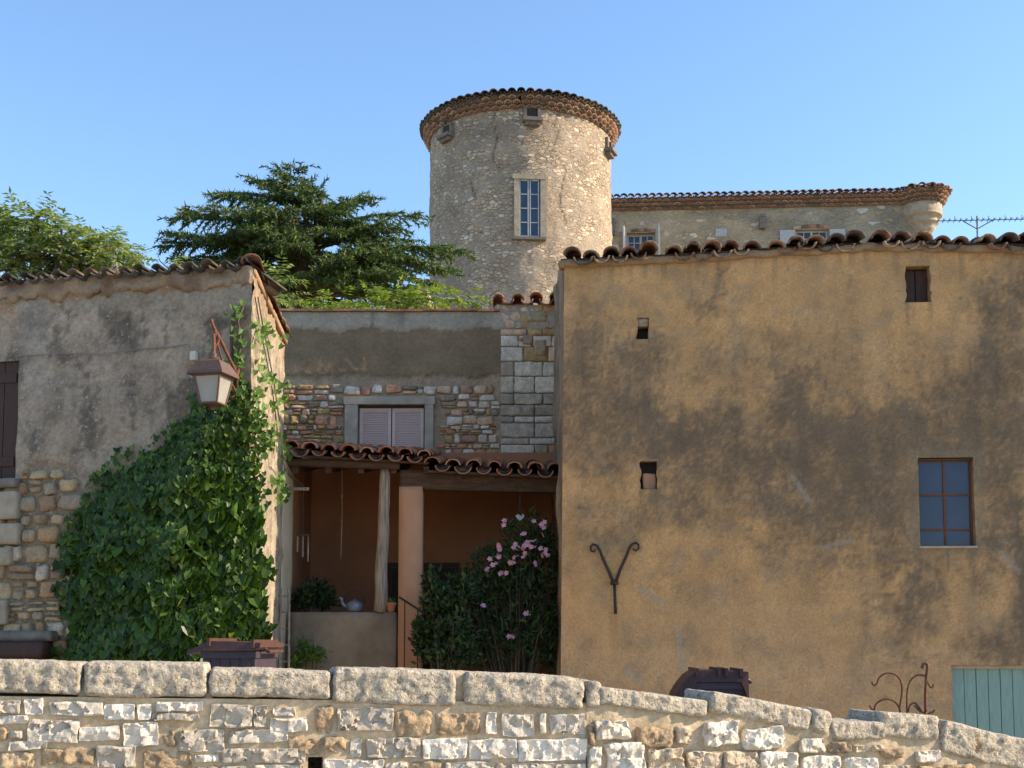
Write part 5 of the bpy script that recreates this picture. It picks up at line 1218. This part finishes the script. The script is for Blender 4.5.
fls = [(493, 562, 15.25, 0.62), (485, 567, 15.25, 0.37), (498, 556, 15.25, 0.50), (518, 548, 15.25, 0.74), (527, 540, 15.25, 0.99), (531, 546, 15.25, 0.74), (522, 545, 15.25, 0.62), (538, 530, 15.25, 0.62), (541, 526, 15.25, 0.50), (500, 548, 15.25, 0.50), (502, 572, 15.25, 0.56), (511, 562, 15.25, 0.50), (516, 558, 15.25, 0.37), (484, 606, 15.25, 0.31), (512, 638, 15.25, 0.62), (504, 524, 15.25, 0.25), (535, 565, 15.25, 0.37), (546, 556, 15.25, 0.56), (528, 612, 15.25, 0.31), (524, 556, 15.25, 0.43), (541, 548, 15.25, 0.43)]
bush('oleander', (at(515, 690, YB).x, YB, gz(0, 14)), [(520, 620, YB, 42, 50), (525, 570, YB, 34, 32), (500, 580, YB, 34, 34), (535, 640, YB, 28, 40), (480, 640, YB, 32, 30), (532, 535, YB, 18, 22), (470, 600, YB, 24, 30), (545, 560, YB, 20, 40), (488, 560, YB, 14, 12), (510, 530, YB, 10, 10)], 1250, 'oleander', 'oleander bush dotted with pink flowers against the ochre house corner', 'bush', 51, flowers=fls)
bush('evergreen_bush', (at(445, 690, 15.1).x, 15.1, gz(-.8, 15)), [(445, 625, 15.1, 23, 32), (440, 600, 15.1, 16, 16), (455, 650, 15.1, 26, 20), (432, 578, 15.1, 7, 12), (462, 590, 15.1, 10, 14), (425, 640, 15.1, 10, 25)], 620, 'oleander', 'dark flowerless bush at the foot of the porch pillar and handrail', 'bush', 52, .10, .045)
bush('potted_plant', (at(315, 612, 16.25).x, 16.25, FZ), [(316, 595, 16.25, 16, 13), (300, 602, 16.25, 10, 8), (326, 604, 16.25, 10, 6)], 160, 'oleander', 'dark leafy plant on the porch left of the enamel kettle', 'plant', 53, .11, .04)
bush('weed', (at(313, 668, 15.7).x, 15.7, gz(-2.5, 15.7)), [(313, 655, 15.7, 12, 8), (296, 662, 15.7, 8, 8), (303, 645, 15.7, 5, 5)], 80, 'ivy_light', 'small green weed at the foot of the cement parapet', 'plant', 54, .08, .03)

# ================================================================== STREET LAMP
LC = at(213, 400, 11.9); lam = thing('wall_lantern', tuple(on_plane(238, 392, C0, nl)), 'brown four-sided lantern on a scrolled bracket at the grey house corner', 'lamp')
LB = at(213, 403, 11.9); LT = at(213, 380, 11.9); zt1 = at(213, 377, 11.9).z; zb1 = at(213, 404, 11.9).z; k_ = 11.9 / F
rz = Matrix.Rotation(R(-14), 3, 'Z')
def sq(r, z): return [LC.xy.to_3d() * 1.0 + rz @ Vector((sx * r, sy * r, 0)) + Vector((0, 0, z)) for sx, sy in ((-1, -1), (1, -1), (1, 1), (-1, 1))]
r_t, r_b = .135, .088
fm = MB()
for i in range(4):
    p, q = sq(r_b, zb1)[i], sq(r_t, zt1)[i]; fm.tube([p, q], .010, 6)
    a, b = sq(r_b, zb1), sq(r_t, zt1); fm.tube([a[i], a[(i + 1) % 4]], .010, 6); fm.tube([b[i], b[(i + 1) % 4]], .012, 6)
fm.lathe((LC.x, LC.y, zb1), [(.012, -.06), (.03, -.045), (.02, -.02), (.07, 0)], 10); fr_ = fm.build('lantern_frame', M['lamp_metal'], lam)
for i in range(4):
    a, b = sq(r_b - .003, zb1 + .004), sq(r_t - .004, zt1 - .004); j = (i + 1) % 4; mb = MB(); c0 = sum(a + b, Vector()) / 8; A_ = [a[i], a[j], b[j], b[i]]; mb.hexa(A_ + [v + (c0 - v) * .03 for v in A_]); mb.build('glass_pane', M['lamp_glass'], fr_)
mb = MB(); s0, s1, s2, s3 = sq(.185, zt1 + .005), sq(.18, zt1 + .03), sq(.115, zt1 + .14), sq(.07, zt1 + .165)
for lo, hi in ((s0, s1), (s1, s2), (s2, s3)): mb.hexa(lo + hi)
mb.lathe((LC.x, LC.y, zt1 + .165), [(.05, 0), (.055, .02), (.028, .035), (.03, .06), (.014, .075), (.012, .11)], 12); mb.build('lantern_cap', M['lamp_metal'], lam)
mb = MB(); W0 = at(236, 381, 12.42); H = Vector((LC.x, LC.y, at(213, 350, 11.9).z)); P_ = lambda x, y, t: at(x, y, lerp(11.9, 12.42, t))
mb.tube([P_(211, 319, 0), P_(213, 326, .05), P_(220, 339, .3), P_(228, 356, .6), P_(236, 372, .95), P_(238, 378, 1)], .016, 8)
mb.tube([P_(215, 330, .1), P_(219, 350, .25), P_(226, 374, .5)], .011, 6)
mb.tube([H + Vector((0, 0, -.14)), H + Vector((-.0, 0, .0)), P_(214, 334, .08)], .014, 8)
mb.tube([P_(214, 338, .1), P_(218, 334, .15), P_(219, 341, .15), P_(215, 347, .1), P_(214, 352, .1)], .009, 6)
mb.tube([P_(238, 378, 1), P_(233, 374, .9), P_(230, 382, .9), P_(234, 388, .9), P_(236, 394, 1), P_(231, 398, .9)], .011, 6)
mb.obox(at(237, 384, 12.47), ur * .02, nl * .012, Vector((0, 0, .16))); mb.build('bracket', M['rust'], lam, smooth=True)

# ================================================================== BINS
def wheelie(loc, rot, mats, label, hgt, dome=False, w_=.215, dp=.30):
    t = thing('wheelie_bin', loc, label, 'bin', 'rubbish bins behind the wall'); Lc = Vector(loc); Rm = Matrix.Rotation(rot, 3, 'Z')
    X = lambda x, y, z: Lc + Rm @ Vector((x, y, z)); mb = MB()
    zb0, zt0 = .08, hgt - .10
    mb.hexa([X(-w_ * .8, -dp * .75, zb0), X(w_ * .8, -dp * .75, zb0), X(w_ * .8, dp * .75, zb0), X(-w_ * .8, dp * .75, zb0), X(-w_ * .95, -dp * .95, zt0), X(w_ * .95, -dp * .95, zt0), X(w_ * .95, dp * .9, zt0), X(-w_ * .95, dp * .9, zt0)])
    mb.hexa([X(-w_, -dp, zt0 - .05), X(w_, -dp, zt0 - .05), X(w_, dp * .95, zt0 - .05), X(-w_, dp * .95, zt0 - .05), X(-w_, -dp, zt0), X(w_, -dp, zt0), X(w_, dp * .95, zt0), X(-w_, dp * .95, zt0)])
    for k in range(-2, 3): c = k * w_ * .36; mb.hexa([X(c - .008, -dp * .76, .15), X(c + .008, -dp * .76, .15), X(c + .008, -dp * .7, .15), X(c - .008, -dp * .7, .15), X(c - .008, -dp * .975, zt0 - .06), X(c + .008, -dp * .975, zt0 - .06), X(c + .008, -dp * .9, zt0 - .06), X(c - .008, -dp * .9, zt0 - .06)])
    mb.build('body', mats[0], t)
    lid = MB(); n = 10; L0 = []; 
    for i in range(n + 1):
        s = i / n
        if dome: x = lerp(-w_ - .14, w_ + .03, s); z = zt0 - .10 + .20 * (1 - max(0, 1 - s / .38) ** 2) - .02 * s
        else: x = lerp(-w_ - .10, w_ + .04, s); z = zt0 + .012 + .075 * sstep(0, .32, s) - .02 * s
        L0.append((x, z))
    for i in range(n):
        (xa, za), (xb, zb2) = L0[i], L0[i + 1]; la, lb2 = [(min(z_ - .03, zt0 + .004) if abs(x_) < w_ * 1.02 else (zt0 - .13 if dome else z_ - .035)) for x_, z_ in ((xa, za), (xb, zb2))]; lid.hexa([X(xa, -dp - .03, la), X(xb, -dp - .03, lb2), X(xb, dp, lb2), X(xa, dp, la), X(xa, -dp - .015, za), X(xb, -dp - .015, zb2), X(xb, dp, zb2), X(xa, dp, za)])
    for s in ((.36, .62, .70, .97) if dome else (.3, .97)):
        i = int(s * n); xa, za = L0[i]; lid.hexa([X(xa - .012, -dp - .045, za - .04), X(xa + .012, -dp - .045, za - .04), X(xa + .012, dp, za - .04), X(xa - .012, dp, za - .04), X(xa - .012, -dp - .04, za + .022), X(xa + .012, -dp - .04, za + .022), X(xa + .012, dp, za + .02), X(xa - .012, dp, za + .02)])
    lo = lid.build('lid', mats[1], t)
    mb = MB(); mb.tube([X(w_ + .035, -dp * .6, zt0 + .02), X(w_ + .06, -dp * .6, zt0 + .0), X(w_ + .06, dp * .6, zt0 + .0), X(w_ + .035, dp * .6, zt0 + .02)], .014, 8); mb.build('handle', mats[1], t)
    for s in (-1, 1):
        mb = MB(); mb.tube([X(w_ * .75, s * dp * .8, .10), X(w_ * .75, s * dp * .95, .10)], .10, 18); mb.build('wheel', M['rubber'], t)
q = at(231, 641, 9.4); wheelie((q.x, 9.75, gz(q.x, 9.7)), R(-6), (M['bin_body'], M['bin_lid']), 'bin with a brown lid and mauve body in front of the vine', q.z - gz(q.x, 9.7) + .02)
q = at(722, 672, 9.4); wheelie((q.x, 9.75, gz(q.x, 9.7)), R(-3), (M['bin_body'], M['bin_dark']), 'bin with a dark domed ribbed lid in front of the ochre house', q.z - gz(q.x, 9.7) + .02, True, .19)

# ================================================================== WROUGHT IRON STAND
YI = 8.6; iron = thing('iron_plant_stand', (at(905, 700, YI).x, YI, gz(2.7, YI)), 'curled wrought iron stand rising over the sloping wall beside the teal door', 'stand')
T = lambda cx, cy_, dy=0.0: at(760 + cx / 3.88, 650 + cy_ / 3.88, YI + dy)
def smoothp(pts, k=4):
    out = []
    for i in range(len(pts) - 1):
        p0, p1, p2, p3 = pts[max(0, i - 1)], pts[i], pts[i + 1], pts[min(len(pts) - 1, i + 2)]
        for j in range(k):
            t = j / k; out.append(.5 * ((2 * p1) + (p2 - p0) * t + (2 * p0 - 5 * p1 + 4 * p2 - p3) * t * t + (3 * p1 - p0 - 3 * p2 + p3) * t ** 3))
    out.append(pts[-1]); return out
mb = MB(); mb.tube(smoothp([T(628, 72), T(632, 58), T(642, 52), T(650, 62), T(646, 100), T(642, 170), T(643, 240)]), .010, 8); zg = gz(2.7, YI)
q = T(643, 240); mb.tube([q, Vector((q.x, q.y, zg))], .010, 8); mb.build('post', M['rust'], iron, smooth=True)
for pts in ([(434, 122), (442, 138), (455, 128), (462, 108), (490, 90), (525, 95), (548, 125), (550, 170), (540, 232)], [(640, 100), (610, 98), (585, 118), (573, 150), (570, 200), (570, 245)], [(425, 215), (438, 235), (445, 222), (455, 205), (485, 190), (515, 196), (535, 215), (545, 240)], [(575, 240), (582, 215), (600, 205), (615, 220), (628, 242)], [(648, 115), (658, 140), (668, 145), (674, 132)], [(600, 215), (622, 238), (650, 245), (672, 240), (678, 230)], [(445, 222), (445, 275)]):
    mb = MB(); mb.tube(smoothp([T(x, y) for x, y in pts]), .0068, 6); mb.build('scroll', M['rust'], iron, smooth=True)
mb = MB()
for cx in (445, 542, 571): q = T(cx, 240 if cx > 500 else 272); mb.tube([q, Vector((q.x, q.y, zg))], .007, 6)
mb.tube([T(445, 330), T(571, 330), T(643, 330)], .007, 6); mb.build('leg', M['rust'], iron)

# ================================================================== SMALL THINGS ON THE PORCH
YK = 16.0; q = at(353, 612, YK)
kt = thing('kettle', tuple(q), 'pale enamel kettle with a tall arched handle on the cement parapet', 'kettle')
k_ = YK / F; mb = MB(); mb.lathe((q.x + .02, q.y, q.z), [(.08, 0), (.105, .03), (.11, .08), (.09, .12), (.05, .14), (.02, .15), (.012, .17)], 20); mb.build('body', M['zinc'], kt, smooth=True)
mb = MB(); mb.tube(smoothp([Vector((q.x - .08, q.y, q.z + .07)), Vector((q.x - .13, q.y, q.z + .10)), Vector((q.x - .15, q.y, q.z + .17)), Vector((q.x - .18, q.y, q.z + .18))]), [.025] * 6 + [.018] * 7, 8); mb.build('spout', M['zinc'], kt, smooth=True)
mb = MB(); mb.tube([Vector((q.x + .02 + .13 * math.cos(a), q.y, q.z + .13 + .15 * math.sin(a))) for a in [math.pi * i / 12 for i in range(13)]], .009, 6); mb.build('handle', M['iron'], kt, smooth=True)
q = at(391, 612, 15.97); pot = thing('flower_pot', tuple(q), 'small terracotta pot beside the weathered wooden post', 'pot')
mb = MB(); mb.lathe(tuple(q), [(.045, 0), (.062, .09), (.072, .09), (.072, .12), (.06, .12), (.055, .10)], 16); mb.build('body', M['pot'], pot, smooth=False)
mb = MB(); rnd = random.Random(3)
for k in range(14): leaf(mb, q + Vector((rnd.gauss(0, .02), 0, .09)), Vector((rnd.gauss(0, .5), rnd.gauss(0, .4), 1)), rv(rnd), .11, .03)
mb.build('leaves', M['ivy_light'], pot)
# wooden ladder leaning by the porch corner
a0 = at(280, 672, 15.2); la = thing('ladder', (a0.x, 15.2, gz(-2.8, 15.2)), 'weathered wooden ladder leaning in the corner beside the vine', 'ladder')
b0, b1 = Vector((at(281, 672, 15.2).x, 15.1, gz(-2.8, 15.2))), at(281, 588, 15.5); c0, c1 = Vector((at(291, 672, 15.2).x, 15.1, gz(-2.8, 15.2))), at(289, 588, 15.5)
for p, q in ((b0, b1), (c0, c1)): mb = MB(); mb.tube([p, q], .016, 6); mb.build('rail', M['wood_grey'], la)
for k in range(9): mb = MB(); t = (k + .5) / 9; mb.tube([b0.lerp(b1, t), c0.lerp(c1, t)], .010, 6); mb.build('rung', M['wood_grey'], la)
# hanging chimes and cord
q = at(303, 535, 16.3); wc_ = thing('wind_chime', tuple(q), 'pale wooden chimes hanging at the left end of the porch', 'wind chime')
zb_ = at(303, 463, 16.3).z; mb = MB(); mb.tube([q, Vector((q.x, q.y, zb_))], .004, 5); mb.tube([q + Vector((-.09, 0, 0)), q + Vector((.09, 0, 0))], .012, 6); mb.build('cord', M['cable'], wc_)
for k, l in enumerate((.2, .27, .33)):
    mb = MB(); p = q + Vector((-.07 + k * .07, 0, -.02)); mb.tube([p, p + Vector((0, 0, -l))], .012, 6); mb.build('tube', M['wood_grey'], wc_)
q = at(341, 560, 16.6); hc = thing('hanging_rope', (q.x, q.y, q.z), 'thin knotted rope hanging in the dark of the porch, left of the post', 'rope')
mb = MB(); p0 = at(342, 462, 16.6); mb.tube([p0, p0.lerp(q, .5) + Vector((.008, 0, 0)), q], .008, 6)
for t in (.35, .6, .95): mb.lathe(tuple(p0.lerp(q, t)), [(.004, -.02), (.017, -.008), (.017, .008), (.004, .02)], 8)
mb.build('cord', M['wood_grey'], hc)
q = at(520, 517, 15.6); hd = thing('hanging_ornament', tuple(q), 'small white heart hanging above the pink oleander', 'ornament')
mb = MB(); pts = []
for i in range(18):
    a = 2 * math.pi * i / 18; pts.append(Vector((.05 * math.sin(a) ** 3 * 1.1, 0, .042 * (math.cos(a) - .38 * math.cos(2 * a) - .15 * math.cos(3 * a)))))
mb.add([q + p + Vector((0, -.008, 0)) for p in pts] + [q + p + Vector((0, .008, 0)) for p in pts], [tuple(range(18)), tuple(range(35, 17, -1))] + [(i, i + 18, (i + 1) % 18 + 18, (i + 1) % 18) for i in range(18)]); mb.build('heart', M['grey_paint'], hd)
mb = MB(); mb.tube([q + Vector((0, 0, .03)), Vector((q.x, q.y, at(520, 492, 15.6).z + .1))], .003, 5); mb.build('cord', M['cable'], hd)
